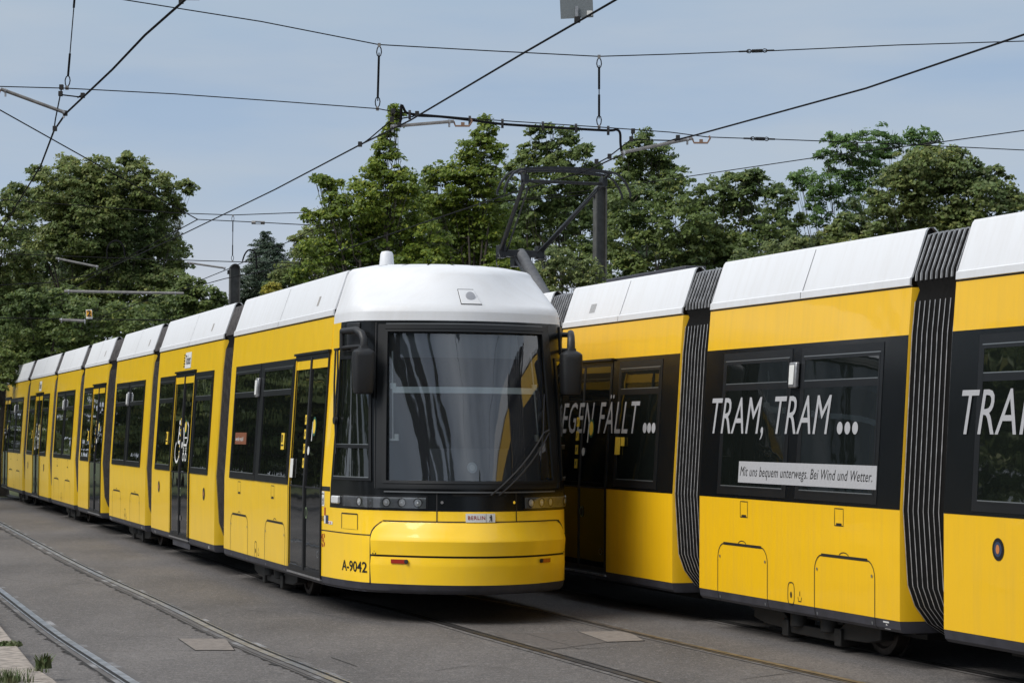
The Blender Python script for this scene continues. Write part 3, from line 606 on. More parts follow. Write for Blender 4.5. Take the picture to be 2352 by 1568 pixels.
            # two thin washer or side wiper rods beside the right-hand cab window
            mb = MB(); mb.tube([P(.090, 2.62, .05), P(.088, 2.3, .05), P(.092, 1.95, .045)], .010, 5); mb.tube([P(.110, 2.62, .05), P(.114, 2.4, .05), P(.096, 1.95, .045)], .010, 5); mb.disc(P(.094, 1.93, .02), Vector(P(.094, 1.93, .05)) - Vector(P(.094, 1.93, 0)), .04, .03, 12); mb.tube([P(.084, 2.63, .05), P(.12, 2.63, .05)], .014, 6); mb.tube([P(.094, 1.93, .04), P(.102, 1.6, .03)], .007, 5)
            mb.build('grab_linkage', RUB, b)
            mb = MB(); np_(mb, P, .460, .521, .970, 1.052, .004, .010, nf=6, nz=1); pl = mb.build('city_plate', STKW, r)
            s.ntext(P, 'BERLIN', .4645, .996, .034, INKR, 'plate_lettering', pl, .0125, xs=.95, bold=.01, spacing=1.15)
            mb = MB(); ribbon(mb, P, [(.5015, .972), (.5015, 1.050)], .0006, .0125)
            bear = [(.0, .0), (.010, .0), (.013, .012), (.018, .018), (.022, .008), (.020, .0), (.030, .0), (.031, .010), (.029, .025), (.031, .040), (.028, .052), (.026, .060), (.020, .064), (.016, .060), (.012, .058), (.013, .053), (.018, .050), (.012, .046), (.004, .048), (.002, .044), (.012, .040), (.004, .036), (.004, .032), (.015, .033), (.014, .022), (.008, .014), (.006, .006)]
            tot_ = ntot(1.0); mb.face([P(.5075 + x / tot_ * 1.0, .978 + y, .013) for x, y in bear]); mb.build('plate_bear', INKB, pl, smooth=False)
            s.ntext(P, 'A-9042', .131, .472, .098, INKB, 'fleet_number', b, .004, xs=.72, bold=.012, width=.107)
            s.ntext(P, '9042', .770, .472, .098, INKB, 'fleet_number', b, .003, xs=.66, bold=.012)
            # stickers by the door
            def stick(f0, f1, z0, z1, m, name='sticker'):
                q = MB(); np_(q, P, f0, f1, z0, z1, .002, .004, nf=2, nz=1); return q.build(name, m, b, smooth=False)
            stick(.002, .018, 1.075, 1.222, STKW)
            q = MB(); T_ = ntot(1.1); q.face([P(.004 + x / T_ * 1.5, 1.09 + y * 1.15, .006) for x, y in bear]); ribbon(q, P, [(.004, 1.19), (.009, 1.205), (.015, 1.19)], .006, .006); q.build('sticker_bear', INKB, b, smooth=False)
            s.ntext(P, 'BVG', .001, .925, .052, mat('brown_ink', (.10, .05, .01), .5), 'operator_lettering', b, .003, xs=.55, bold=.01)
            stick(.019, .027, .985, 1.063, mat('red_sticker', (.35, .03, .03), .5)); stick(.019, .028, .905, .982, STKW); stick(.030, .046, .905, .988, mat('navy_sticker', (.03, .04, .09), .5)); stick(.047, .074, .902, .932, STKW)
            for f in (.052, .063):
                q = MB(); q.face([P(x, y, .006) for x, y in oval(f, .917, .0025, .011, 12)[:-1]]); q.build('sticker_dot', mat('red_dot', (.5, .04, .02), .5), b, smooth=False)
            s.ntext(P, 'VBB', .0025, .715, .045, INKR, 'transport_lettering', b, .003, xs=.6, bold=.01)
            q = MB()
            for a0 in (.35, 2.2, 3.6, 5.3): ribbon(q, P, [(.0125 + .0085 * math.cos(t), .737 + .075 * math.sin(t)) for t in [a0 + k * .14 for k in range(6)]], .006, .003)
            q.build('transport_emblem', INKR, b, smooth=False)
            q = MB()
            for f in (.262, .728): ribbon(q, P, [(f, .668), (f + .0005, .655), (f + .006, .655), (f + .0065, .668)], .003, .045) ; ribbon(q, P, [(f + .0033, .675), (f + .0033, .69)], .0012, .045)
            q.build('jack_symbol', INKB, b, smooth=False)
            # roof lamp housing
            q = MB(); cs = [(.472, 3.212), (.517, 3.207), (.532, 3.07), (.477, 3.068)]
            np_(q, P, lambda z: .477 - (z - 3.068) / .144 * .005, lambda z: .532 - (z - 3.068) / .144 * .014, 3.068, 3.212, .003, .012, nf=3, nz=2); lp = q.build('roof_lamp', WHT, r, bevel=.004)
            q = MB(); np_(q, P, lambda z: .4755 - (z - 3.06) / .144 * .005, lambda z: .5335 - (z - 3.06) / .144 * .014, 3.062, 3.218, .001, .003, nf=3, nz=2); q.build('lamp_gasket', RUB, lp)
            c_ = Vector(P(.504, 3.145, .010)); n_ = (Vector(P(.504, 3.145, .05)) - c_).normalized(); n_ = (n_ + Vector((0, 0, .45))).normalized()
            q = MB(); q.tube([c_, c_ + n_ * .012, c_ + n_ * .014], [.047, .045, .001], 28); q.build('lamp_lens', mat('grey_lamp_lens', (.33, .34, .37), .3), lp)
            # mirrors
            for sd in (0, 1):
                m_ = (lambda f: f) if sd == 0 else (lambda f: 1.0 - f)
                ar = MB(); B0 = Vector(P(m_(.175), 2.70, .0)); nrm = (Vector(P(m_(.175), 2.7, .1)) - B0).normalized()
                outv = Vector((1 if (sd == 0) == (end > 0) else -1, 0, 0)); fw = Vector((0, end, 0)); up = Vector((0, 0, 1))
                if sd == 0: base_ = B0 + nrm * .03; top = base_ + nrm * .20 + Vector((0, 0, .03))
                q = MB(); np_(q, P, *sorted((m_(.155), m_(.215))), 2.60, 2.88, .002, .018, nf=4, nz=1); mi = q.build('mirror', PLAS, r, bevel=.006)
                MC = MIRR[sd]; hc = Vector(MC)                     # centre of the housing in tram coordinates
                q = MB(); R = []
                for z, wx, wy in ((-.225, .06, .05), (-.215, .088, .072), (-.18, .098, .082), (.0, .105, .088), (.14, .109, .09), (.178, .106, .088), (.198, .085, .07), (.215, .050, .045), (.24, .045, .042)):
                    R.append([hc + Vector((wx * math.copysign(abs(math.cos(t)) ** .55, math.cos(t)), wy * math.copysign(abs(math.sin(t)) ** .55, math.sin(t)), z)) for t in [k * math.pi / 10 for k in range(20)]])
                q.loft(R); q.build('mirror_housing', PLAS, mi, ang=40)
                q = MB(); e0 = hc + Vector((0, 0, .23)); e1 = B0 + nrm * .10
                a1 = e0 + Vector((0, 0, .10)); 
                q.tube([e0, e0 + Vector((0, 0, .07)), e0 + Vector((0, 0, .12)) + (e1 - e0) * .10, Vector((e0.x, e0.y, 0)) * .65 + Vector((e1.x, e1.y, 0)) * .35 + Vector((0, 0, e0.z + .165)), Vector((e1.x, e1.y, e0.z + .16))], [.042, .040, .038, .034, .03], 10)
                for dz in (.16, .0):
                    q.tube([Vector((e1.x, e1.y, e0.z + dz)), Vector((B0.x, B0.y, e0.z + dz)) + nrm * .0], .026, 8)
                q.tube([Vector((e1.x, e1.y, e0.z + .17)), Vector((e1.x, e1.y, e0.z - .01))], .026, 8); q.tube([Vector((e1.x, e1.y, e0.z)), e0 + Vector((0, 0, .01))], .018, 8)
                q.build('mirror_arm', PLAS, mi, ang=50)
        return b
# ------------------------------------------------------------------ the two trams
MIRR = [(1.045, .97, 2.406), (-1.06, .97, 2.415)]
def tram_frame(ang, o):
    a = math.radians(ang); u = Vector((math.sin(a), -math.cos(a), 0)); lat = Vector((u.y, -u.x, 0))
    return Vector((o[0], o[1], 0)) - 1.2 * lat, math.pi + a, u, lat
LOC_L, RZ_L, UL, LATL = tram_frame(17.058, (-1.8605, 23.0781))
LOC_R, RZ_R, UR, LATR = tram_frame(18.062, (3.2368, 17.2899))
A = Tram('tram', LOC_L, RZ_L, 'yellow tram facing the camera with number A-9042 and BERLIN plate on its nose', False, YEL2)
A.yel = YEL2
NB = -.12
M = [(-5.73, NB), (-11.95, -6.44), (-16.88, -12.62), (-21.55, -18.02), (-26.40, -22.24), (-32.43, -27.06), (-38.95, -33.15)]
S = []
for i, (a, b) in enumerate(M):
    if i == 1: A.yel = YEL2
    S.append(A.section(a, b, nose_end=(1 if i == 0 else -1 if i == 6 else 0)))
for (a, b), (c, d) in zip(M, M[1:]): A.bellows(d, a)
for sg in (1, -1):
    for a, b in ((-5.36, -3.735), (-3.555, -1.83), (-11.62, -10.16), (-8.34, -6.98), (-16.60, -14.99), (-14.82, -13.22), (-21.27, -19.88), (-26.10, -24.56), (-24.38, -22.86), (-32.16, -30.72), (-29.0, -27.72), (-37.24, -35.6), (-35.42, -33.8)):
        A.window(a, b, sg=sg)
    for a, b in ((-3.735, -3.555), (-1.83, -1.77), (-10.16, -10.1), (-8.42, -8.34), (-14.99, -14.82), (-19.88, -19.84), (-24.56, -24.38), (-30.72, -30.66), (-29.06, -29.0), (-35.6, -35.42), (-37.28, -37.24)): A.filler(a, b, sg=sg)
    A.door(-1.77, -.125, sg=sg); A.door(-10.1, -8.42, sg=sg, icons=True); A.door(-19.84, -18.09, sg=sg); A.door(-30.66, -29.06, sg=sg, icons=True); A.door(-38.93, -37.28, sg=sg)
A.hatches(S[0], [(-5.27, -4.13), (-3.09, -1.95)], [(-4.79, -4.62), (-2.75, -2.58)], -3.63)
A.hatches(S[2], [(-16.47, -15.43), (-14.31, -13.21)], [], -14.87)
A.hatches(S[4], [(-26.02, -24.97), (-23.95, -22.90)], [(-25.4, -25.23), (-23.5, -23.33)], -24.5)
A.hatches(S[6], [(-36.9, -35.85), (-34.9, -33.85)], [(-36.4, -36.23), (-34.6, -34.43)], -35.4)
A.front(1, NB); A.front(-1, -38.95 , detail=False)
for c in (-3.60, -14.75, -24.32, -35.3): A.bogie(c)
def lamp_box(T, s, z, sg=1):
    mb = MB(); slab(mb, sg, s - .07, s + .07, z - .11, z + .11, .012, .05); o = mb.build('indicator_lamp', ALU, T.root, bevel=.01)
    mb = MB(); slab(mb, sg, s - .045, s + .045, z - .085, z + .085, .05, .06); mb.build('lamp_lens', STKW, o, bevel=.006)
for s_ in (-3.77, -14.9, -24.47, -35.6): lamp_box(A, s_, 2.32)
def stick(T, sec, s0, s1, z0, z1, m, off=.003, name='sticker'):
    mb = MB(); slab(mb, 1, s0, s1, z0, z1, off, off + .003); return mb.build(name, m, sec, smooth=False)
for s0, sec in ((-9.45, 1), (-30.2, 5)):
    stick(A, S[sec], s0, s0 + .50, 2.68, 2.90, STKW); A.text('Tickets', s0 + .03, 2.735, .125, INKB, 'ticket_lettering', S[sec], .0075, xs=.5, bold=.01, width=.43)
    for k in range(5): stick(A, S[sec], s0 - .12, s0 - .06, 2.70 + k * .04, 2.72 + k * .04, INKB, name='ticket_pictogram')
def round_port(T, sec, s, z):
    P = lambda u, v, off=0.: SP(1, u, v, off); mb = MB(); mb.face([P(x, y, .004) for x, y in oval(s, z, .082, .082, 20)[:-1]]); mb.build('round_port', INKB, sec, smooth=False)
    mb = MB(); mb.face([P(x, y, .006) for x, y in oval(s, z, .055, .055, 20)[:-1]]); mb.build('port_disc', mat('port_blue', (.03, .05, .10), .4), sec, smooth=False)
    mb = MB(); mb.face([P(x, y, .008) for x, y in oval(s, z, .026, .034, 16)[:-1]]); mb.build('port_disc', mat('port_orange', (.55, .20, .06), .4), sec, smooth=False)
for s_, sec in ((-11.2, 1), (-7.25, 1), (-31.75, 5), (-28.1, 5)): round_port(A, S[sec], s_, 1.0)
for s0, sec in ((-10.65, 1), (-2.28, 0), (-20.25, 3), (-31.1, 5)):
    stick(A, S[sec], s0, s0 + .16, 1.62, 1.80, STKY, .012); stick(A, S[sec], s0 + .03, s0 + .08, 1.70, 1.78, INKB, .0155); stick(A, S[sec], s0 + .02, s0 + .14, 1.66, 1.675, INKB, .0155)
stick(A, S[0], -1.66, -1.52, 1.33, 1.53, STKW, .022, 'paper_notice')
stick(A, S[0], -5.12, -4.40, 1.66, 1.80, mat('brown_poster', (.22, .08, .04), .4), .0075, 'window_poster'); A.text('werde mobil', -5.08, 1.70, .05, STKW, 'poster_lettering', S[0], .012, xs=.6, width=.5)
for s_, sec in ((-1.05, 0), (-7.6, 1), (-13.4, 2), (-18.9, 3)):
    P0 = lambda z, ds: ((1.088 - (z - 3.055) / .365 * .123) + .002, s_ + ds, z); mb = MB(); mb.grid([[P0(3.13, -.05), P0(3.13, .04)], [P0(3.23, -.05), P0(3.23, .04)]]); mb.build('roof_sticker', mat('roof_sticker_grey', (.32, .30, .28), .6), S[sec], smooth=False)
for s0, sec in ((-6.9, 1), (-11.6, 1), (-16.7, 2), (-13.0, 2)):
    A.text('A 9042' if s0 > -8 else '9042', s0, .308, .042, STKW, 'skirt_lettering', S[sec], .003, xs=.6)
for y in (-10.0,): stick(A, S[1], y, y + 1.5, .215, .33, SKIRT, .004, 'folding_step')
q = MB(); hgt = [(3.40, .085, .055), (3.55, .08, .05), (3.69, .068, .04), (3.715, .055, .03), (3.722, .02, .01)]
q.loft([[(.335 + a * math.cos(t), -1.0 + b * 1.6 * math.sin(t), z) for t in [k * math.pi / 10 for k in range(20)]] for z, a, b in hgt]); q.build('aerial', WHT, A.root)
q = MB(); q.loft([[(-.22 + a * math.cos(t), -1.0 + a * math.sin(t), z) for t in [k * math.pi / 8 for k in range(16)]] for z, a in ((3.4, .045), (3.55, .042), (3.575, .02))]); q.build('aerial', WHT, A.root)
# seats seen through the far windows
B_ = Tram('tram', LOC_R, RZ_R, 'yellow tram with black window band lettered TRAM, TRAM and raised pantograph', True, YEL)
MR = [(6.2, 11.7), (0.0, 5.5), (-4.71, -.70), (-8.93, -5.39), (-13.75, -9.62), (-19.85, -14.45), (-26.3, -20.5)]
T = []
for i, (a, b) in enumerate(MR): T.append(B_.section(a, b, nose_end=(1 if i == 0 else -1 if i == 6 else 0)))
for (a, b), (c, d) in zip(MR, MR[1:]): B_.bellows(d, a)
for sg in (1, -1):
    for a, b in ((6.6, 8.2), (8.4, 10.0), (.42, 1.82), (3.70, 5.1), (-4.29, -2.80), (-2.61, -1.09), (-7.02, -5.82), (-13.4, -11.85), (-11.67, -10.1), (-19.5, -18.1), (-16.2, -14.9), (-24.6, -23), (-22.8, -21.2)):
        B_.window(a, b, sg=sg, z0=1.27, z1=2.56)
    B_.door(10.05, 11.68, sg=sg); B_.door(1.90, 3.60, sg=sg); B_.door(-8.90, -7.22, sg=sg, z1=2.56); B_.door(-18.0, -16.3, sg=sg); B_.door(-26.28, -24.65, sg=sg)
B_.front(1, 11.7, detail=False); B_.front(-1, -26.3, detail=False)
for c in (8.6, -2.70, -11.7, -23): B_.bogie(c)
B_.hatches(T[2], [(-4.27, -3.17), (-2.22, -1.12)], [(-3.76, -3.60), (-1.84, -1.68)], -2.68)
lamp_box(B_, -2.70, 2.33); round_port(B_, T[1], .80, 1.01)
TL = dict(xs=.60, shear=.0, bold=.028)
def slant(T_, txt, s0, s1, z0, h, sec, sl=.20, off=.0118, m=LET, name='window_lettering', bold=0, xs=.62, sp=1.06):
    vs, fs, wd = text_mesh(txt, h, xs=xs, bold=bold, spacing=sp); q = (s1 - s0 - sl * h) / wd
    mb = MB(); th = h * .058 if m is LET else h * .022
    for j, dx in enumerate((-th, 0, th)): mb.add([SP(1, s0 + x * q + sl * y + dx, z0 + y, off + j * .0004) for x, y in vs], fs); return mb.build(name, m, sec, smooth=False)
slant(B_, 'TRAM, TRAM', -4.54, -1.96, 1.825, .325, T[2])
slant(B_, 'TRAM', .17, 1.42, 1.83, .325, T[1])
slant(B_, 'REGEN', -8.95, -7.68, 1.82, .325, T[3]); slant(B_, 'FÄLLT', -7.54, -6.345, 1.82, .325, T[3])
def dots(T_, xs_, z, r, sec, off=.0118):
    mb = MB()
    for x in xs_: mb.face([SP(1, a, b, off) for a, b in oval(x, z, r, r, 18)[:-1]])
    mb.build('lettering_dots', LET, sec, smooth=False)
dots(B_, (-1.80, -1.66, -1.52), 1.875, .052, T[2]); dots(B_, (-6.20, -6.08, -5.96), 1.875, .052, T[3]); dots(B_, (1.55, 1.69, 1.83), 1.875, .052, T[1])
st = stick(B_, T[2], -3.81, -1.10, 1.385, 1.575, LET, .0085, 'slogan_strip')
slant(B_, 'Mit uns bequem unterwegs. Bei Wind und Wetter.', -3.77, -1.15, 1.445, .085, T[2], sl=.2, off=.0125, m=INKB, name='slogan_lettering', bold=0, xs=.6)
stick(B_, T[3], -6.98, -6.84, 1.60, 1.78, STKY, .022); stick(B_, T[3], -6.82, -6.72, 1.69, 1.78, STKY, .022)
mb = MB(); mb.face([SP(1, x, z, .003) for x, z in ((-.98, .30), (-.88, .30), (-.93, .345))]); mb.face([SP(1, x, z, .003) for x, z in ((-.98, .35), (-.88, .35), (-.88, .362), (-.98, .362))]); mb.build('jack_symbol', STKW, T[2], smooth=False)
mb = MB()
for a, b in ((-4.27, -3.17), (-2.22, -1.12)):
    for x in (a, b): slab(mb, 1, x - .006, x + .006, .287, .377, -.01, .002)
mb.build('panel_seam', RUB, T[2], smooth=False)
mb = MB(); mb.box((.70, -8.0, 3.44), (.93, -5.75, 3.485)); mb.build('roof_equipment', SKIRT, T[3], bevel=.01)
mb = MB(); P0 = lambda z, ds: ((1.088 - (z - 3.055) / .365 * .123) + .002, -8.15 + ds, z)
for k in range(6): mb.grid([[P0(3.12, k * .03), P0(3.12, k * .03 + .014)], [P0(3.22, k * .03), P0(3.22, k * .03 + .014)]])
mb.build('roof_vent', mat('vent_grey', (.25, .25, .25), .6), T[3], smooth=False)
# pantograph, raised to the contact wire
def on_axis(px, py):
    r = ray(px, py); best = None
    D = (LATR.x * LOC_R.x + LATR.y * LOC_R.y) / (LATR.x * r.x + LATR.y * r.y); p = r * D; q = Vector((p.x, p.y, 0)) - LOC_R
    return q.dot(UR), H + r.z * D
def at_s(px, py, s):
    r = ray(px, py); D = (s + UR.dot(LOC_R)) / (UR.x * r.x + UR.y * r.y); p = r * D; q = Vector((p.x, p.y, 0)) - LOC_R
    return Vector((q.dot(LATR), s, H + r.z * D))
sb, zb = on_axis(1258, 690); sk, zk = on_axis(1196, 582); sh, zh = on_axis(1296, 392)
print('panto s', sb, zb, sk, zk, sh, zh)
pg = empty('pantograph', (0, 0, 0)); pg.parent = B_.root
mb = MB(); mb.tube([(0, sb, 3.45), (0, sb, zb), (0, sk, zk)], [.085, .085, .075], 16); pg_lo = mb.build('lower_arm', PANTG, pg)
mb = MB(); mb.box((-.5, sb - .5, 3.45), (.5, sb + .9, 3.56)); mb.tube([(.18, sb + .2, 3.5), (.10, sk + .08, zk - .08)], .018, 6); mb.build('pantograph_base', PANTO, pg)
kw = .27; mb = MB(); mb.box((-kw, sk - .07, zk - .05), (kw, sk + .07, zk + .04)); mb.box((-.12, sk - .09, zk - .18), (.12, sk + .09, zk - .04))
for sg in (1, -1):
    mb.tube([(sg * (kw + .05), sk + .02 + .08 * math.cos(t), zk - .05 + .09 * math.sin(t) - .05) for t in [k * math.pi / 8 for k in range(15)]], .010, 5); mb.box((sg * kw - .05, sk - .09, zk - .07), (sg * kw + .05, sk + .06, zk + .10))
mb.build('knee_joint', PANTO, pg, bevel=.008)
hl = at_s(1206, 405, sh); hr = at_s(1386, 417, sh); hx = (hl.x - hr.x) / 2; zt = (hl.z + hr.z) / 2
mb = MB()
for sg in (1, -1):
    mb.tube([(sg * (kw + .01), sk, zk + .03), (sg * hx, sh, zt - .03)], [.033, .024], 10); mb.tube([(sg * (kw - .06), sk + .02, zk), (sg * (hx - .06), sh - .03, zt - .12)], .012, 5)
    mb.box((sg * hx - .03, sh - .07, zt - .08), (sg * hx + .03, sh + .08, zt + .03))
mb.build('upper_arm', PANTO, pg)
mb = MB(); mb.tube([(hx + .05, sh, zt - .045), (-hx - .05, sh, zt - .045)], .021, 8)
for dy in (-.15, .15):
    R = []
    for k in range(17):
        x = -.58 + 1.16 * k / 16; zz = zt + .10 + .035 * (1 - (x / .58) ** 2); R.append([(x, sh + dy - .03, zz - .035), (x, sh + dy + .03, zz - .035), (x, sh + dy + .03, zz), (x, sh + dy - .03, zz)])
    mb.loft(R)
    for sg in (1, -1):
        mb.tube([(sg * .56, sh + dy, zt + .09), (sg * .64, sh + dy, zt + .08), (sg * .72, sh + dy, zt + .03), (sg * .79, sh + dy, zt - .06), (sg * .84, sh + dy, zt - .17), (sg * .84, sh + dy, zt - .22)], .016, 6)
        mb.tube([(sg * hx, sh, zt), (sg * (hx + .03), sh + dy, zt + .08)], .018, 6)
mb.tube([(.57, sh - .15, zt + .08), (.57, sh + .15, zt + .08)], .018, 6); mb.tube([(-.57, sh - .15, zt + .08), (-.57, sh + .15, zt + .08)], .018, 6)
mb.build('collector_head', PANTO, pg)
# ------------------------------------------------------------------ ground
def sheet(name, pts, z, m, kind='structure', sub=0, cat=None, label=None):
    mb = MB(); mb.face([(x, y, z) for x, y in pts]); o = mb.build(name, m, smooth=False); o['kind'] = kind if kind else None
    return o
am = bpy.data.materials.new('asphalt'); am.use_nodes = True; t = am.node_tree; b = t.nodes['Principled BSDF']; b.inputs['Roughness'].default_value = .85
tc = N(t, 'ShaderNodeTexCoord')
def noise(sc, det=6., ro=.6, stretch=(1, 1, 1)):
    mp = N(t, 'ShaderNodeMapping'); mp.inputs['Scale'].default_value = stretch; t.links.new(tc.outputs['Object'], mp.inputs[0])
    n = N(t, 'ShaderNodeTexNoise', _Scale=sc, _Detail=det, _Roughness=ro); t.links.new(mp.outputs[0], n.inputs[0]); return n.outputs[0]
def mixc(f, a, c):
    m = N(t, 'ShaderNodeMix', data_type='RGBA'); t.links.new(f, m.inputs[0])
    for i, q in ((6, a), (7, c)):
        if isinstance(q, tuple): m.inputs[i].default_value = q + (1,)
        else: t.links.new(q, m.inputs[i])
    return m.outputs[2]
c1 = mixc(ramp(t, [(.35, (0, 0, 0)), (.65, (1, 1, 1))], noise(.55, 8, .6, (1, .35, 1))), (.062, .0565, .0535), (.138, .126, .119))
c2 = mixc(ramp(t, [(.56, (0, 0, 0)), (.74, (.7, .7, .7))], noise(1.7, 7, .7, (.5, 1.6, 1))), c1, (.165, .147, .136))
c3 = mixc(ramp(t, [(.36, (.9, .9, .9)), (.52, (0, 0, 0))], noise(30, 4, .8)), c2, (.035, .031, .029))
c4 = mixc(ramp(t, [(.58, (0, 0, 0)), (.68, (.9, .9, .9))], noise(60, 2, .6)), c3, (.24, .22, .208))
c4 = mixc(ramp(t, [(.35, (.55, .55, .55)), (.50, (0, 0, 0))], noise(9, 5, .8, (.6, 1.2, 1))), c4, (.060, .053, .049)); c4 = mixc(ramp(t, [(.54, (0, 0, 0)), (.66, (.5, .5, .5))], noise(13, 4, .85)), c4, (.27, .245, .23))
c5 = mixc(ramp(t, [(.58, (0, 0, 0)), (.70, (.7, .7, .7))], noise(.8, 9, .78, (1.3, .7, 1))), c4, (.048, .044, .043))
t.links.new(c5, b.inputs['Base Color'])
bp = N(t, 'ShaderNodeBump', _Strength=.6, _Distance=.006); t.links.new(noise(55, 4, .7), bp.inputs['Height']); t.links.new(bp.outputs[0], b.inputs['Normal'])
ASPH = am
o = sheet('asphalt_road', [(-120, -60), (120, -60), (120, 62), (-120, 62)], 0, ASPH)
GRASS = mat('rough_grass', (.05, .075, .02), .9, col2=(.09, .085, .035), vscale=.5, bump=.03, bscale=12)
o = sheet('grass_ground', [(-600, -600), (600, -600), (600, 900), (-600, 900)], -.03, GRASS)
PATCH = mat('concrete_patch', (.19, .165, .145), .9, var=.25, vscale=14, bump=.002, bscale=160)
PATCHD = mat('asphalt_repair', (.098, .086, .079), .9, var=.35, vscale=20, bump=.003, bscale=120)
def gp(x, y, z=0.): p = atz(x, y, z); return (p.x, p.y)
def flat(name, px, z, m): return sheet(name, [gp(*p) for p in px], z, m)
def cover(px, label):
    P_ = [gp(*p) for p in px]; mb = MB(); mb.loft([[(x, y, 0) for x, y in P_], [(x, y, .006) for x, y in P_]]); o = tag(empty('access_cover', (0, 0, 0)), label, 'access cover', 'concrete access covers in the asphalt')
    mb.build('cover_slab', PATCH, o)
    c = [sum(q[0] for q in P_) / 4, sum(q[1] for q in P_) / 4]; mb = MB()
    for k in range(4):
        a, d = P_[k], P_[(k + 1) % 4]; f = lambda q, s: (c[0] + (q[0] - c[0]) * s, c[1] + (q[1] - c[1]) * s, .004); mb.face([f(a, 1.0), f(d, 1.0), f(d, 1.045), f(a, 1.045)])
    mb.build('cover_frame', GROOVE, o, smooth=False)
cover([(411, 1467), (518, 1467), (538, 1493), (449, 1493)], 'pale concrete access cover in the asphalt between the two curving rails')
cover([(1330, 1451), (1440, 1449), (1479, 1471), (1395, 1474)], 'pale concrete access cover between the rails in front of the tram')
flat('asphalt_patch', [(1135, 1455), (1330, 1451), (1395, 1474), (1255, 1493)], .003, PATCHD)
# fine cracks and joint lines
mb = MB()
def crack(px, w=.012):
    pts = [atz(*p, 0) for p in px]; L = []; R = []
    for i, p in enumerate(pts):
        d = (pts[min(i + 1, len(pts) - 1)] - pts[max(i - 1, 0)]).normalized(); n_ = Vector((-d.y, d.x, 0)) * w * rnd.uniform(.5, 1.1) / 2; L.append((p.x + n_.x, p.y + n_.y, .004)); R.append((p.x - n_.x, p.y - n_.y, .004))
    mb.grid([L, R])
for px in ([(0, 1237), (64, 1240), (80, 1237), (200, 1235), (330, 1236)], [(228, 1494), (330, 1496), (449, 1493)], [(215, 1458), (330, 1462), (411, 1458), (560, 1460)], [(1130, 1453), (1210, 1455), (1300, 1480), (1330, 1490)], [(1160, 1490), (1330, 1489), (1420, 1486)], [(1700, 1560), (1790, 1548), (1850, 1541)], [(560, 1400), (640, 1408), (700, 1402), (790, 1420), (850, 1416)], [(640, 1500), (700, 1512), (760, 1509), (820, 1530)], [(20, 1330), (90, 1338), (170, 1330), (240, 1345)], [(1500, 1400), (1590, 1412), (1660, 1409), (1780, 1436)], [(1000, 1540), (1080, 1528), (1170, 1535)]):
    crack(px)
mb.build('asphalt_joint', mat('crack_dark', (.02, .018, .017), .9), smooth=False)['kind'] = 'structure'
# ------------------------------------------------------------------ rails
def smooth_path(P_, n=10):
    P_ = [Vector(p) for p in P_]; P_ = [2 * P_[0] - P_[1]] + P_ + [2 * P_[-1] - P_[-2]]; o = []
    for i in range(1, len(P_) - 2):
        for k in range(n):
            t_ = k / n; a, b_, c, d = P_[i - 1:i + 3]; o.append(.5 * ((2 * b_) + (c - a) * t_ + (2 * a - 5 * b_ + 4 * c - d) * t_ * t_ + (3 * b_ - a - 3 * c + d) * t_ ** 3))
    return o + [P_[-2]]
def rail(path, label, side, steel, worn=None):
    """grooved rail laid in the road: head, groove and keeper, with a rough joint either side"""
    def strip(mb, a, b_, z0, z1=None):
        A_ = []; B2 = []
        for i, p in enumerate(path):
            d = (path[min(i + 1, len(path) - 1)] - path[max(i - 1, 0)]).normalized(); n_ = Vector((-d.y, d.x, 0)) * side
            A_.append((p.x + n_.x * a, p.y + n_.y * a, z0)); B2.append((p.x + n_.x * b_, p.y + n_.y * b_, z0))
        mb.grid([A_, B2])
    root = tag(empty('tram_rail', (0, 0, 0)), label, 'rail', 'grooved tram rails laid in the asphalt')
    mb = MB(); strip(mb, -.095, -.038, .005); strip(mb, .078, .125, .005); mb.build('joint_filler', worn or mat('joint_filler', (.055, .050, .047), .9, col2=(.14, .13, .125), vscale=9, bump=.004, bscale=50), root, smooth=False)
    if worn:
        mb = MB(); rr_ = random.Random(len(label)); A_ = []; B2 = []; dense = smooth_path(path[::6] + [path[-1]], 40)
        for i, p in enumerate(dense):
            d = (dense[min(i + 1, len(dense) - 1)] - dense[max(i - 1, 0)]).normalized(); n_ = Vector((-d.y, d.x, 0)) * -1; a_ = .122; b_ = .13 + max(0, rr_.gauss(.012, .022))
            A_.append((p.x + n_.x * a_, p.y + n_.y * a_, .0045)); B2.append((p.x + n_.x * b_, p.y + n_.y * b_, .0045))
        mb.grid([A_, B2]); mb.build('broken_asphalt_edge', bpy.data.materials['crack_dark'], root, smooth=False)
    mb = MB(); strip(mb, -.034, .030, .009); mb.build('rail_head', steel, root, smooth=False)
    mb = MB(); strip(mb, .030, .064, .0065); mb.build('flange_groove', GROOVE, root, smooth=False)
    mb = MB(); strip(mb, .064, .078, .009); mb.build('rail_keeper', steel, root, smooth=False)
ST_D = mat('rail_steel_dull', (.085, .080, .080), .35, metal=.5, var=.4, vscale=4)
def straight(loc, u, lat, off, s0, s1): return [loc + lat * off + u * (s0 + (s1 - s0) * k / 12) for k in range(13)]
def bend(off, px):
    a = [LOC_L + LATL * off + UL * s for s in (-45, -30, -18, -9, -4)]; g = [atz(x, y, 0) for x, y in px]; return smooth_path(a + g + [g[-1] + (g[-1] - g[-2]) * 2.5], 8)
rail(bend(.7175, [(892, 1398), (1116, 1461), (1282, 1507.5), (1487.5, 1566)]), 'rail under the visible side of the front tram', 1 , ST_D)
rail(bend(-.7175, [(1243, 1402.5), (1453, 1451.5), (1634, 1493), (1952, 1563.6)]), 'rail running out from under the middle of the front tram, brownish', -1, STEEL2)
rail(straight(LOC_R, UR, LATR, .7175, -35, 14), 'rail in the shadow under the near side of the right tram', 1, ST_D)
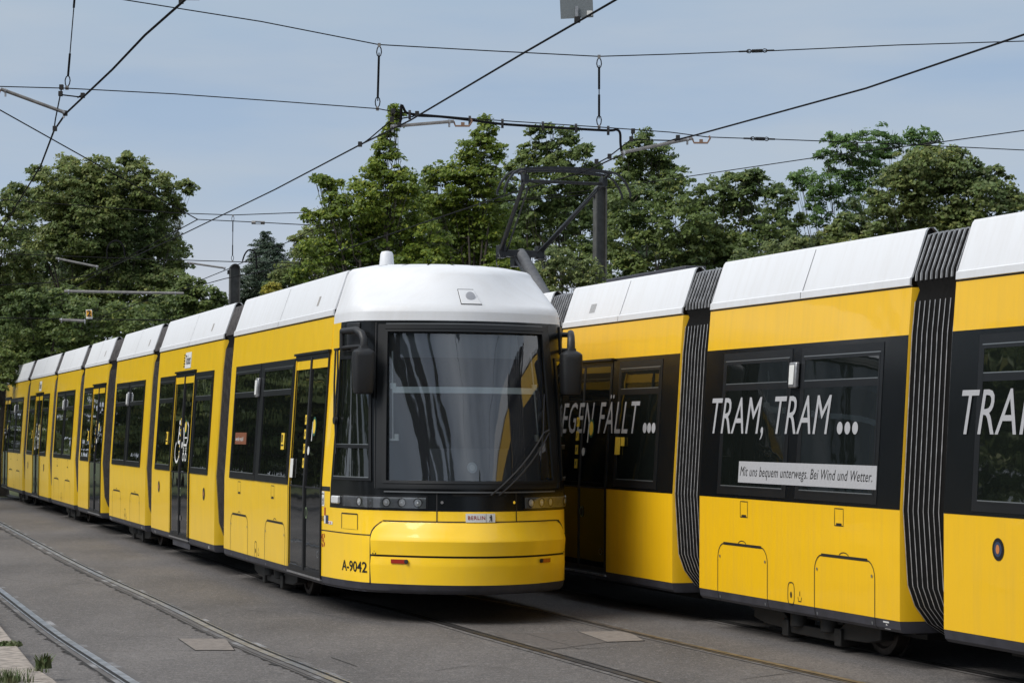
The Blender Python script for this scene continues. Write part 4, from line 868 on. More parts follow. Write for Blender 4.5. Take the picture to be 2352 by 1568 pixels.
rail(straight(LOC_R, UR, LATR, -.7175, -35, 14), 'rail hidden in the shadow under the far side of the right tram', -1, ST_D)
DUSTY = mat('rail_side_dust', (.085, .078, .074), .8, col2=(.30, .30, .31), thr=(.30, .48), vscale=1.3, bump=.004, bscale=40)
r1 = [(0, 1201.5), (176, 1295), (366, 1382.7), (549, 1470.6), (787, 1568)]
p1 = [atz(*p, .009) for p in r1]; p1 = [p1[0] + (p1[0] - p1[1]) * 1.2] + p1 + [p1[-1] + (p1[-1] - p1[-2]) * 2.0]
rail(smooth_path([(p.x, p.y, 0) for p in p1]), 'shiny curved rail with whitish dust, farther from the kerb', 1, STEEL, DUSTY)
r2 = [(0, 1353), (121, 1445), (227, 1514.6), (311, 1568)]
p2 = [atz(*p, .009) for p in r2]; p2 = [p2[0] + (p2[0] - p2[1]) * 2.6, p2[0] + (p2[0] - p2[1]) * 1.2] + p2 + [p2[-1] + (p2[-1] - p2[-2]) * 2.0]
rail(smooth_path([(p.x, p.y, 0) for p in p2]), 'shiny curved rail nearest the kerb in the lower left corner', -1, STEEL, DUSTY)
# kerb stones and weeds in the lower left corner
KERB = mat('kerb_concrete', (.29, .25, .215), .9, var=.45, vscale=12, bump=.003, bscale=70)
kp = [gp(*p, .07) for p in ((-60, 1350), (0, 1441), (44, 1500), (84, 1544), (124.5, 1568), (200, 1640))]
def kerb(a, c, label):
    a, c = Vector(a), Vector(c); d = (c - a).normalized(); n_ = Vector((-d.y, d.x)); n_ = n_ if n_.x < 0 else -n_; w_ = .9; g = d * .012
    P_ = [a + g, c - g, c - g + n_ * w_, a + g + n_ * w_]; mb = MB(); mb.loft([[(q.x, q.y, 0) for q in P_], [(q.x, q.y, .10) for q in P_]])
    tag(mb.build('kerb_stone', KERB, bevel=.015), label, 'kerb stone', 'kerb stones at the road edge')
pA, pB, pC = Vector(kp[0]), Vector(kp[3]), Vector(kp[5])
kerb(kp[0], kp[1], 'kerb stone at the left picture edge behind the clump of grass'); kerb(kp[1], (Vector(kp[3]) * .92 + Vector(kp[2]) * .08), 'long pale kerb stone between the two tufts of grass'); kerb((Vector(kp[3]) * .90 + Vector(kp[2]) * .10), kp[4], 'pale kerb stone in the lower left corner'); kerb(kp[4], kp[5], 'kerb stone just below the picture corner')
WEED = mat('weed_leaf', (.06, .10, .025), .7, col2=(.11, .11, .05), vscale=8)
def tuft(px, n, h, spread, label, blades=True):
    c = atz(px[0], px[1], .10); mb = MB()
    for k in range(n):
        a = rnd.uniform(0, 6.28); r_ = rnd.uniform(0, spread); x, y = c.x + r_ * math.cos(a), c.y + r_ * math.sin(a); hh = h * rnd.uniform(.4, 1); l = rnd.uniform(0, 6.28); le = rnd.uniform(.1, .6) * hh; wd = rnd.uniform(.003, .007) if blades else rnd.uniform(.012, .022)
        px_, py_ = -math.sin(l) * wd, math.cos(l) * wd; R = []
        for t_ in (0, .4, .75, 1): R.append([(x + math.cos(l) * le * t_ * t_ - px_ * (1 - t_ * .9), y + math.sin(l) * le * t_ * t_ - py_ * (1 - t_ * .9), .09 + hh * t_ * (1 - .25 * t_)), (x + math.cos(l) * le * t_ * t_ + px_ * (1 - t_ * .9), y + math.sin(l) * le * t_ * t_ + py_ * (1 - t_ * .9), .09 + hh * t_ * (1 - .25 * t_))])
        mb.grid(R)
    o = mb.build('weed_tuft', WEED); return tag(o, label, 'weed', 'weeds growing by the kerb')
tuft((10, 1480), 300, .06, .14, 'low bright green weed cushion on the kerb at the left edge', False)
tuft((15, 1566), 260, .15, .18, 'spiky grass tuft in the bottom left corner of the picture')
tuft((100, 1530), 60, .15, .06, 'small leafy weed growing at the kerb joint', False)
tuft((84, 1540), 60, .07, .10, 'short weeds in the gap between two kerb stones')
# ------------------------------------------------------------------ masts
def mast(px0, px1, ytop, D, label):
    c = atD((px0 + px1) / 2, ytop, D); wd = (px1 - px0) * D / F * .96; root = tag(empty('catenary_mast', (c.x, c.y, 0), math.radians(14)), label, 'mast', 'grey steel masts carrying the overhead wires')
    zt = c.z; hw_ = wd / 2; mb = MB()
    def arc(r, y): return [(-r, y, 0)] + [(-r * math.cos(t_), y, zt - hw_ + r * math.sin(t_)) for t_ in [k * math.pi / 12 for k in range(13)]] + [(r, y, 0)]
    for y0, y1 in ((-.11, -.085), (.085, .11)): pass
    O0, O1, I0, I1 = arc(hw_, -.12), arc(hw_, .12), arc(hw_ - .022, -.12), arc(hw_ - .022, .12)
    mb.grid([O0, O1]); mb.grid([I0, O0]); mb.grid([O1, I1]); mb.grid([I1, I0]); mb.build('flange', POLEM, root, ang=50)
    mb = MB(); W0 = [(x * .8, -.008, z) for x, y, z in arc(hw_ - .018, 0)]; mb.loft([[(x, -.012, z) for x, y, z in arc(hw_ - .02, 0)], [(x, .012, z) for x, y, z in arc(hw_ - .02, 0)]]); mb.build('web', POLEM, root)
    mb = MB()
    for z in (zt - .20, zt - 1.72): mb.box((-hw_ - .05, -.05, z - .05), (-hw_ + .01, .05, z + .05))
    mb.build('wire_bracket', DARKM, root, bevel=.005); return root
mast(1365, 1392, 425, 45, 'tall grey mast with rounded top rising behind the pantograph')
mast(527, 551.5, 606, 55, 'grey mast with rounded top behind the roof of the front tram')
# ------------------------------------------------------------------ overhead line
def wire(pts, r, name, label, cat, group, m=WIRE, sag=0, parent=None):
    mb = MB(); mb.tube(pts, r, 5); o = mb.build(name, m, parent)
    if parent is None: tag(o, label, cat, group)
    return o
CWZ = 5.1
def cw(px): return [atz(x, y, CWZ) for x, y in px]
G1 = 'contact wires over the tracks'
wire([atz(640, -210, CWZ)] + cw([(425, 0), (332, 82), (258, 160), (150, 262), (124, 300), (93, 402 - 20), (60, 405 + 30), (0, 532)]) , .0108, 'contact_wire', 'thick contact wire running steeply down the left edge of the picture', 'overhead wire', G1)
wire([atz(1700, -160, CWZ)] + cw([(1415, 0), (1205, 121), (940, 278), (827, 333), (631.6, 435.5), (420, 538), (236.5, 622), (158, 668), (60, 712)]), .0098, 'contact_wire', 'contact wire crossing above the front tram from the top centre to the left', 'overhead wire', G1)
wire([atz(2700, -60, CWZ), atz(2500, 22, CWZ)] + cw([(2352, 80), (1990, 203), (1600, 310), (1440, 350), (1342, 395), (1206, 434), (1091, 472), (868, 547), (700, 604), (516, 640), (400, 672)]), .0098, 'contact_wire', 'contact wire above the pantograph running out at the upper right', 'overhead wire', G1)
G2 = 'span wires carrying the contact wires'
def P3(x, y, D): return atD(x, y, D)
def span(px, r, label, D0, D1, ext=True, m=WIRE):
    """px: list of points; distance runs from D0 at the first to D1 at the last"""
    x0, x1 = px[0][0], px[-1][0]; pts = [atD(x, y, D0 + (D1 - D0) * (x - x0) / (x1 - x0)) for x, y in px]
    return wire(pts, r, 'span_wire', label, 'overhead wire', G2, m)
DS = lambda x: 24.0 + (x - 150) / 1440 * 1.8
def sp2(px, r, label): return wire([atD(x, y, DS(x)) for x, y in px], r, 'span_wire', label, 'overhead wire', G2)
s1 = sp2([(-1900, -480), (-200, -110), (285, 0), (600, 50), (870, 103), (1120, 117), (1375, 130), (1540, 125), (1700, 119), (1775, 117), (2060, 104), (2352, 95), (2700, 80), (4300, 30)], .0064, 'upper span wire crossing the whole sky above the pantograph')
s2 = sp2([(-1900, 155), (-300, 190), (0, 199), (150, 203), (400, 216), (640, 233), (868, 250), (905, 257), (1100, 274), (1375, 292), (1540, 304), (1625, 315), (1708, 318), (1778, 320), (2060, 331), (2352, 345), (2700, 358), (4300, 400)], .0058, 'lower span wire crossing the sky just above the treetops')
def spring(mb, a, c, r=.022, n=8):
    a, c = Vector(a), Vector(c); mb.tube([a, c], .010, 6)
    for k in range(n):
        p = a + (c - a) * (k + .5) / n; q = a + (c - a) * (k + .8) / n; mb.tube([p, q], r, 10)
def loop(mb, a, c, w_=.020, r=.006):
    a, c = Vector(a), Vector(c); d = c - a; up = Vector((0, 0, 1)); n_ = d.cross(Vector((0, 1, 0))).normalized()
    mb.tube([a + d * t_ + n_ * w_ * s for t_, s in ((0, 0), (.3, .8), (.6, 1), (.85, .7), (1, 0))], r, 5); mb.tube([a + d * t_ - n_ * w_ * s for t_, s in ((0, 0), (.3, .8), (.6, 1), (.85, .7), (1, 0))], r, 5)
def ins(parent, x0, y0, x1, y1, DF, kind=0):
    a, c = atD(x0, y0, DF(x0)), atD(x1, y1, DF(x1)); mb = MB(); mb.tube([a, a + (c - a) * .28], .010, 6); mb.tube([a + (c - a) * .78, c], .010, 6); loop(mb, a + (c - a) * .2, a + (c - a) * .36); loop(mb, a + (c - a) * .82, a + (c - a) * .66); spring(mb, a + (c - a) * .36, a + (c - a) * .66)
    mb.build('strain_insulator', DARKM, parent)
ins(s1, 1697, 119, 1778, 116, DS); ins(s2, 1708, 318, 1780, 320, DS)
G3 = 'short hanger ropes between the span wires'
def hanger(x0, y0, x1, y1, D, label, r=.0062):
    a, c = atD(x0, y0, D), atD(x1, y1, D + .02); mb = MB(); root = tag(empty('wire_hanger', (0, 0, 0)), label, 'wire hanger', G3)
    mb.tube([a + (c - a) * .12, c + (a - c) * .12], r, 5); mb.build('rope', WIRE, root); mb = MB()
    L_ = (c - a).length; d = (c - a).normalized()
    for p, s in ((a, 1), (c, -1)):
        loop(mb, p, p + d * s * .13, .026, .0065); mb.tube([p + d * s * .12, p + d * s * .36], .013, 6)
    mb.build('rope_eye', WIRE, root); mb = MB()
    for p in (a, c): mb.box(p - Vector((.016, .016, .02)), p + Vector((.016, .016, .02)))
    mb.build('rope_clip', TUBEM, root)
hanger(871, 104, 867, 250, DS(870), 'hanger rope above the top of the spiky young tree'); hanger(1376, 131, 1376, 292, DS(1376), 'hanger rope above the pantograph and its mast'); hanger(176, -60, 154, 202, DS(160), 'hanger rope entering at the top left corner')
hanger(535, 495, 534, 600, 51, 'small distant hanger rope above the left mast', .009)
def clamp(mb, p, s=.03, h=.06): mb.box(p - Vector((s, s, h * .4)), p + Vector((s, s, h)))
def arm(x0, y0, x1, y1, D0, D1, label, r=.019, br=True):
    a, c = atD(x0, y0, D0), atD(x1, y1, D1); root = tag(empty('steady_arm', (0, 0, 0)), label, 'steady arm', 'grey tubes holding the contact wires sideways')
    mb = MB(); mb.tube([a, c], r, 10); mb.build('arm_tube', TUBEM, root); mb = MB(); d = (c - a).normalized()
    for t_ in (.035, .93): p = a + (c - a) * t_; mb.tube([p - d * .012, p + d * .012], r * 1.25, 10); mb.tube([p, p - Vector((0, 0, .06))], .012, 6)
    mb.build('arm_clip', ALU, root)
    if br:
        mb = MB(); mb.tube([c + Vector((x, 0, z)) for x, z in ((0, 0), (.02, -.05), (.17, -.05), (.20, .0), (.19, .03))] if x1 > x0 else [c + Vector((x, 0, z)) for x, z in ((0, 0), (-.02, -.05), (-.17, -.05), (-.20, .0), (-.19, .03))], .011, 6); mb.box(c + Vector((.08 if x1 > x0 else -.12, -.01, -.045)), c + Vector((.12 if x1 > x0 else -.08, .01, -.01))); mb.build('arm_bracket', INSUL, root)
    return root
arm(152, 260, 2, 205, 24.0, 23.9, 'grey steady arm tube at the left edge of the picture'); arm(897, 291, 1042, 279, DS(900), DS(1040), 'steady arm tube in front of the spiky young tree', .019); arm(1427, 351, 1590, 318, DS(1427), DS(1590), 'steady arm tube right of the pantograph')
arm(226, 613, 128, 593, 48, 48, 'distant steady arm tube before the big left tree, upper one', .022, False); arm(518, 616, 430, 603, 52, 52, 'distant steady arm tube just left of the left mast', .022, False); arm(148, 668.5, 422, 673.5, 50, 50, 'long horizontal tube before the big left tree', .028, False); arm(197, 736.5, 137, 734, 47, 47, 'small tube below the yellow number 2 sign', .026, False)
# thick feeder cable with clamps
root = tag(empty('feeder_cable', (0, 0, 0)), 'thick black feeder cable clipped under the lower span wire', 'cable')
pts = [(917, 292), (921, 268), (922, 241), (932, 258), (945, 262), (962, 266), (1010, 268), (1080, 276), (1150, 285), (1240, 291), (1320, 296), (1398, 300), (1416, 298), (1424, 306), (1425, 328), (1427, 347)]
mb = MB(); mb.tube(smooth_path([atD(x, y, DS(x)) for x, y in pts], 4), .0145, 7); mb.build('cable', WIRE, root)
for x, y in ((941, 264), (1079, 277), (1154, 284), (1247, 290), (1323, 295), (1397, 300)):
    mb = MB(); p = atD(x, y, DS(x)); mb.loft([[p + Vector((.014 * i, b_ * .03, c * .052)) for b_, c in ((-1, -.5), (0, -1), (1, -.5), (1, .5), (0, 1), (-1, .5))] for i in (-1, 1)]); mb.build('cable_clamp', RUB, root)
# small pull-off rigging
def rig(name, label, segs, clamps, D=None, r=.0075):
    Df = D if callable(D) else (lambda x: D); root = tag(empty(name, (0, 0, 0)), label, 'wire rigging', 'pull-off riggings on the contact wires'); mb = MB()
    for sg in segs: mb.tube([atD(x, y, Df(x)) for x, y in sg], r, 5)
    mb.build('stay_rope', WIRE, root)
    for x, y in clamps:
        mb = MB(); clamp(mb, atD(x, y, Df(x)), .022 * (Df(x) / 25), .04 * (Df(x) / 25)); mb.build('wire_clamp', DARKM, root, bevel=.004)
rig('pull_off', 'pull-off ropes and clamps beside the left steady arm', [[(141, 203), (139, 218)], [(141, 218), (190, 224)], [(138, 220), (127, 275), (124, 298)], [(178, 225), (190, 216)]], [(141, 203), (139, 218), (190, 222), (126, 298), (150, 263)], DS)
rig('pull_off', 'pull-off ropes and clamps at the top of the spiky young tree', [[(903, 256), (900, 276)], [(900, 276), (948, 268), (960, 262)], [(897, 278), (850, 318), (828, 334)]], [(903, 258), (900, 277), (958, 264), (827, 334), (917, 290)], DS)
rig('pull_off', 'pull-off ropes and clamps above the right end of the pantograph', [[(1454, 303), (1450, 320)], [(1450, 321), (1540, 323), (1556, 318)], [(1447, 323), (1395, 363), (1372, 375)]], [(1454, 304), (1450, 322), (1557, 319), (1370, 374), (1400, 362)], DS)
# sign plates hanging on the wires
root = tag(empty('line_sign', (0, 0, 0)), 'grey back of a sign plate cut off by the top edge, centre right', 'sign'); DD = 18.9
mb = MB(); c = [atD(x, y, DD) for x, y in ((1284, -40), (1360, -40), (1363, 40), (1288, 44))]; mb.loft([c, [p + Vector((0, .006, 0)) for p in c]]); mb.build('sign_plate', mat('sign_back_grey', (.155, .175, .185), .6, var=.1, vscale=60), root)
mb = MB(); mb.box(atD(1321, 39, DD - .02), atD(1328, 15, DD - .01)); mb.build('sign_strap', ALU, root); mb = MB(); mb.box(atD(1348, 36, DD - .006), atD(1361, 25, DD - .004)); mb.build('sign_sticker', STKW, root)
mb = MB(); mb.box(atD(1319, 51, DD - .03), atD(1333, 40, DD + .02)); mb.tube([atD(1326, 53, DD), atD(1326, 40, DD)], .02, 6); mb.build('sign_clamp', DARKM, root, bevel=.006)
root = tag(empty('line_sign', (0, 0, 0)), 'small plate edge peeping in at the top left next to the thick wire', 'sign'); mb = MB(); c = [atD(x, y, 19.6) for x, y in ((425, -30), (455, -30), (458, 1), (428, 1))]; mb.loft([c, [p + Vector((0, .006, 0)) for p in c]]); mb.build('sign_plate', mat('sign_plate_grey', (.25, .26, .27), .6), root); mb = MB(); mb.box(atD(410, 9, 19.6), atD(422, -2, 19.62)); mb.build('sign_clamp', DARKM, root)
root = tag(empty('line_sign', (0, 0, 0)), 'small yellow and white sign with a black 2 before the big left tree', 'sign'); D2 = 47
mb = MB(); c = [atD(x, y, D2) for x, y in ((197, 711), (211, 710.5), (212.5, 733), (198, 733.5))]; mb.loft([c, [p + Vector((0, .01, 0)) for p in c]]); mb.build('sign_plate', STKW, root)
mb = MB(); c = [atD(x, y, D2 - .02) for x, y in ((198, 713), (210.3, 712.7), (211, 727), (198.8, 727.3))]; mb.face(c); mb.build('sign_field', mat('sign_orange', (.75, .36, .02), .5), root, smooth=False)
vs, fs, wd = text_mesh('2', 12.5, xs=.95, bold=.04); mb = MB(); mb.add([atD(200.2 + x, 726.0 - y, D2 - .04) for x, y in vs], fs); mb.build('sign_number', INKB, root, smooth=False)
# distant thin wires
DP = lambda x: 55 - x / 1363 * 10
def far(px, label, r=.010): return wire([atD(x, y, DP(x)) for x, y in px], r, 'span_wire', label, 'overhead wire', G2)
far([(-1700, 380), (-200, 445), (0, 458), (250, 477), (400, 489), (535, 494), (700, 488), (1000, 470), (1155, 463), (1363, 446)], 'distant span wire from the left edge to the top of the tall mast')
f2 = far([(454, 504), (600, 511), (742, 518.5), (900, 498), (1115, 467)], 'distant stay wire with insulator just above the left mast')
far([(-1700, 540), (-200, 575), (0, 582), (250, 592), (534, 601), (750, 606), (1000, 609), (1206, 613), (1363, 613)], 'distant lower span wire behind the pantograph knee')
far([(739, 519), (607, 581), (516, 621), (400, 668), (200, 738)], 'thin distant wire sloping down left past the left mast', .009)
wire([atD(x, y, 26 + (454 - x) / 454 * -4) for x, y in ((-1400, -500), (-300, 90), (0, 253), (150, 337), (250, 393), (454, 504))], .0065, 'span_wire', 'thin stay wire sloping down from the left edge in front of the big left tree', 'overhead wire', G2)
far([(454, 504), (285, 595), (200, 633), (115.6, 649), (0, 654.6), (-1500, 700)], 'curving thin wire before the big left tree', .012)
far([(-100, 666), (0, 668), (250, 668), (640, 665)], 'thin straight wire just above the long tube', .008) if False else None
wire([atD(x, y, 47) for x, y in ((-1700, 715), (-100, 728), (0, 730), (200, 733), (420, 735))], .011, 'span_wire', 'lowest distant span wire at the yellow sign', 'overhead wire', G2)
s5 = wire([atD(x, y, 30 + (2352 - x) / 1200 * 14) for x, y in ((4000, 90), (2700, 258), (2352, 300), (2150, 328), (1900, 358), (1550, 410), (1366, 436), (1165, 461))], .0075, 'span_wire', 'thin stay wire rising to the right in front of the tree tops', 'overhead wire', G2)
mb = MB(); DR = lambda x: 30 + (2352 - x) / 1200 * 14
for a, c in (((2120, 331), (2158, 322)), ((2125, 334), (2160, 326))): mb.tube([atD(*a, DR(2140)), atD(*c, DR(2140))], .008, 5)
mb.build('turnbuckle', DARKM, s5)
mb = MB(); 
for x0, y0, x1, y1 in ((578, 511, 608, 512),): a, c = atD(x0, y0, DP(590)), atD(x1, y1, DP(590)); mb.tube([a, a + (c - a) * .3], .035, 8); mb.tube([a + (c - a) * .7, c], .035, 8); mb.tube([a + Vector((0, 0, .03)), c + Vector((0, 0, .03))], .008, 5); mb.tube([a - Vector((0, 0, .03)), c - Vector((0, 0, .03))], .008, 5)
mb.build('strain_insulator', TUBEM, f2)
for pts, D_, lb in (([(247, 596), (246, 575), (252, 560), (264, 553), (276, 556), (284, 568), (287, 588)], 48, 'looped jumper cable before the big left tree'), ([(557, 600), (562, 585), (570, 575), (580, 575), (587, 584), (589, 600), (589, 618)], 50, 'small looped jumper cable right of the left mast')):
    wire(smooth_path([atD(x, y, D_) for x, y in pts], 4), .018, 'jumper_cable', lb, 'cable', 'looped jumper cables')
# ------------------------------------------------------------------ trees
def leafmat(name, c, c2, trans=.45):
    m = bpy.data.materials.new(name); m.use_nodes = True; t = m.node_tree; t.nodes.clear(); o = N(t, 'ShaderNodeOutputMaterial'); c = tuple(x * 1.55 for x in c); c2 = tuple(x * 1.85 for x in c2)
    g = N(t, 'ShaderNodeNewGeometry'); r = ramp(t, [(0, c2), (.45, c), (.85, tuple(x * 1.35 for x in c)), (1, (c[0] * 2.2, c[1] * 1.7, c[2] * 1.6))], g.outputs['Random Per Island'])
    tc = N(t, 'ShaderNodeTexCoord'); nz = N(t, 'ShaderNodeTexNoise', _Scale=.55, _Detail=2.0); t.links.new(tc.outputs['Object'], nz.inputs[0])
    mx0 = N(t, 'ShaderNodeMix', data_type='RGBA'); mx0.blend_type = 'MULTIPLY'; mx0.inputs[0].default_value = 1; t.links.new(r, mx0.inputs[6]); t.links.new(ramp(t, [(.35, (.72, .78, .8)), (.65, (1.25, 1.15, 1.0))], nz.outputs[0]), mx0.inputs[7]); r = mx0.outputs[2]
    p = N(t, 'ShaderNodeBsdfPrincipled'); p.inputs['Roughness'].default_value = .5; p.inputs['Specular IOR Level'].default_value = .35; t.links.new(r, p.inputs['Base Color'])
    tr = N(t, 'ShaderNodeBsdfTranslucent'); t.links.new(r, tr.inputs[0]); mx = N(t, 'ShaderNodeMixShader'); mx.inputs[0].default_value = trans
    t.links.new(p.outputs[0], mx.inputs[1]); t.links.new(tr.outputs[0], mx.inputs[2]); t.links.new(mx.outputs[0], o.inputs[0]); return m
BARK = mat('bark', (.055, .045, .036), .9, var=.4, vscale=10)
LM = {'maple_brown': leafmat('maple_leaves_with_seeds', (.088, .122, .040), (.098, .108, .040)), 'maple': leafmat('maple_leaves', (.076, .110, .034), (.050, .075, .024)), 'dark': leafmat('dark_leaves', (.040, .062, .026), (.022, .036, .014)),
      'young': leafmat('young_yellow_green_leaves', (.088, .125, .018), (.042, .072, .012)), 'spruce': leafmat('spruce_needles', (.022, .038, .024), (.012, .022, .014), .08), 'heaven': leafmat('ailanthus_leaves', (.066, .122, .036), (.040, .078, .022)),
      'light': leafmat('light_shrub_leaves', (.105, .135, .050), (.06, .085, .03)), 'birch': leafmat('birch_leaves', (.088, .105, .070), (.05, .06, .04)), 'yellow': leafmat('yellow_shrub_leaves', (.22, .20, .03), (.11, .12, .02))}
def tree(name, label, D, blobs, m, leaf=.13, dens=1.0, trunk=None, seed=1, asp=.62, group='trees behind the trams', cat='tree', sprig=.25, deep=2.0, dx=(0, 0)):
    """blobs: (px x, px y, px radius) clumps of the crown, given real size at distance D"""
    rg = np.random.default_rng(seed); V = []; big = leaf > .25; leaf = leaf if big else leaf * .78; k = D / F
    cx_ = sum(b[0] * b[2] for b in blobs) / sum(b[2] for b in blobs); tx = trunk if trunk is not None else cx_
    base = atD(tx, 900, D); base = Vector((base.x, base.y, 0)); cents = []
    for (x, y, r) in blobs:
        rm = r * k; c = atD(x, y, D + rg.uniform(-deep, deep) * .5 * min(1, rm)); c = np.array(c); cents.append((c, rm))
        nc = int(dens * 125 * rm * rm / (leaf / .13)) + 6
        dirs = rg.normal(size=(nc, 3)); dirs /= np.linalg.norm(dirs, axis=1)[:, None]
        rad = rm * (.30 + .73 * rg.random(nc) ** .45); rad[rg.random(nc) < sprig * .4] *= 1.13
        cc = c + dirs * rad[:, None] * np.array([1, 1.0, .92]); cr = rg.uniform(.13, .34, nc) * (leaf / .11) ** .6 * min(1.1, .5 + rm * .5)
        for i in range(nc):
            nl = int((34 if big else 46) * rg.uniform(.6, 1.2)); d = rg.normal(size=(nl, 3)); d /= np.linalg.norm(d, axis=1)[:, None]; d[:, 2] = np.abs(d[:, 2]) * .8 - .22
            pos = cc[i] + d * cr[i] * (rg.random((nl, 1)) ** .4)
            nrm = d * .5 + rg.normal(size=(nl, 3)) * .40 + np.array([-.15, -.25, .60]); nrm /= np.linalg.norm(nrm, axis=1)[:, None]
            t1 = np.cross(nrm, rg.normal(size=(nl, 3))); t1 /= np.linalg.norm(t1, axis=1)[:, None] + 1e-9; t2 = np.cross(nrm, t1); s = leaf * rg.uniform(.6, 1.25, (nl, 1)) * .5
            q = np.stack([pos - t1 * s, pos + t2 * s * asp - nrm * s * .12, pos + t1 * s, pos - t2 * s * asp - nrm * s * .12], 1); V.append(q)
    V = np.concatenate(V); n = len(V); V = V.reshape(-1, 3) - np.array(base)
    me = bpy.data.meshes.new('crown'); me.vertices.add(n * 4); me.vertices.foreach_set('co', V.astype(np.float32).ravel()); me.loops.add(n * 4); me.loops.foreach_set('vertex_index', np.arange(n * 4, dtype=np.int32)); me.polygons.add(n); me.polygons.foreach_set('loop_start', np.arange(0, n * 4, 4, dtype=np.int32)); me.update(calc_edges=True); me.materials.append(LM[m])
    root = tag(empty(name, base), label, cat, group); cr_ = bpy.data.objects.new('crown', me); COL.objects.link(cr_); cr_.parent = root
    mb = MB(); zt = max(c[2] for c, _ in cents); rt = random.Random(seed)
    fork = Vector((0, 0, min(2.6, zt * .3))); R0 = .04 + .012 * zt; mb.tube([(0, 0, -.1), (0, 0, .4), fork], [R0 * 1.3, R0, R0 * .85], 9)
    for c, rm in cents:
        e = Vector(c) - base; mid = fork.lerp(e, .5) + Vector((rt.uniform(-.3, .3), rt.uniform(-.3, .3), -.15 * (e - fork).length * .3)); pp = smooth_path([fork, mid, e], 4); pp = pp[:-2]; mb.tube(pp, [.055 * (1 - .85 * i / (len(pp) - 1)) + .008 for i in range(len(pp))], 6)
        for q in range(5):
            d = Vector((rt.uniform(-1, 1), rt.uniform(-1, 1), rt.uniform(-.3, 1))).normalized() * rm * .95; s_ = mid.lerp(e, rt.uniform(.4, 1)); mb.tube([s_, s_ + d * .5 + Vector((0, 0, .05)), e + d], [.014, .009, .004], 4)
    mb.build('trunk', BARK, root); return root, n
NL = 0
def T_(*a, **k):
    global NL
    r, n = tree(*a, **k); NL += n; return r
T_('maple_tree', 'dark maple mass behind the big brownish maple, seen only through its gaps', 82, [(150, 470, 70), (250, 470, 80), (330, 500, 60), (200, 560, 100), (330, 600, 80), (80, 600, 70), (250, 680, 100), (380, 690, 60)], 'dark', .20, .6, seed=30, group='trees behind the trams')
t1 = T_('maple_tree', 'big broad maple with brownish seed clusters behind the rear of the front tram', 72, [(150, 440, 75), (60, 470, 50), (235, 420, 60), (300, 400, 46), (360, 440, 52), (425, 430, 22), (400, 480, 26), (200, 520, 95), (310, 520, 85), (120, 560, 60), (370, 590, 60), (250, 640, 100), (380, 680, 70), (150, 700, 80), (40, 430, 22), (290, 365, 16), (160, 380, 22), (90, 395, 22)], 'maple_brown', .16, 1.15, trunk=225, seed=3, sprig=.4)
T_('maple_tree', 'dark maple at the left picture edge, beside the big brownish maple', 64, [(15, 470, 34), (35, 520, 40), (-30, 560, 60), (20, 640, 60), (60, 700, 60), (-40, 720, 80), (10, 800, 80), (70, 600, 34)], 'maple_brown', .15, 1.1, seed=4)
T_('maple_tree', 'lower fresh green maple rising in front of the big brownish maple', 58, [(80, 760, 80), (190, 745, 75), (140, 690, 46), (290, 750, 60), (60, 700, 42), (30, 840, 60), (160, 820, 70)], 'maple', .14, 1.1, seed=5)
T_('maple_tree', 'small green maple left of the left mast, low behind the tram roof', 66, [(400, 720, 60), (470, 690, 42), (340, 760, 60), (505, 690, 20), (440, 660, 30), (480, 740, 40)], 'maple', .14, 1.2, seed=6)
T_('birch_tree', 'pale drooping birch showing at the right side of the big brownish maple', 84, [(385, 540, 30), (405, 570, 22), (400, 520, 20), (395, 610, 22)], 'birch', .10, 1.3, seed=7, asp=.4)
T_('spruce_tree', 'dark spruce right of the left mast', 70, [(612, 540, 9), (612, 556, 16), (600, 570, 22), (630, 575, 20), (612, 595, 34), (590, 600, 22), (640, 610, 26), (610, 630, 46), (570, 640, 26), (655, 640, 24), (600, 670, 50), (560, 680, 24)], 'spruce', .11, 2.2, seed=8, asp=.35, sprig=.6)
T_('young_tree', 'spiky yellow-green tree whose narrow top reaches the lower span wire', 44, [(907, 266, 15), (900, 290, 16), (885, 320, 20), (880, 350, 26), (890, 385, 40), (850, 420, 34), (745, 420, 18), (770, 432, 20), (725, 410, 12), (930, 420, 40), (830, 470, 55), (900, 480, 70), (760, 470, 34), (720, 500, 24), (790, 540, 60), (890, 570, 80), (980, 560, 60), (730, 590, 44), (820, 630, 60), (960, 640, 70), (700, 630, 30), (905, 252, 9)], 'young', .12, 1.5, trunk=880, seed=9, sprig=.5, asp=.5)
T_('young_tree', 'yellow-green tree with a pointed top left of the pantograph', 47, [(1118, 282, 14), (1110, 310, 26), (1095, 345, 40), (1140, 350, 22), (1070, 390, 46), (1120, 410, 44), (1040, 430, 50), (1000, 400, 30), (1100, 480, 70), (1020, 520, 70), (1120, 560, 70), (1050, 620, 80), (1150, 620, 40), (985, 470, 34)], 'young', .12, 1.5, trunk=1080, seed=10, sprig=.4, asp=.5)
T_('shrub', 'grey-green bush left of the spiky yellow-green tree, above the tram roof', 56, [(700, 560, 34), (690, 610, 40), (720, 540, 26), (660, 640, 40), (740, 620, 40), (630, 670, 30)], 'maple_brown', .11, 1.3, seed=11, cat='shrub')
T_('shrub', 'small yellow bush peeping over the tram roof below the spruce', 50, [(628, 660, 12), (615, 672, 16), (640, 674, 14)], 'yellow', .08, 2.0, seed=12, cat='shrub', deep=.3)
T_('maple_tree', 'dark maple with twin tops directly behind the pantograph head', 58, [(1228, 308, 20), (1262, 296, 14), (1305, 312, 26), (1340, 350, 26), (1230, 350, 34), (1285, 355, 46), (1200, 390, 40), (1260, 420, 60), (1330, 410, 46), (1220, 480, 60), (1310, 490, 60), (1340, 590, 50), (1200, 560, 40), (1390, 560, 40)], 'maple', .14, 1.05, seed=13, sprig=.4)
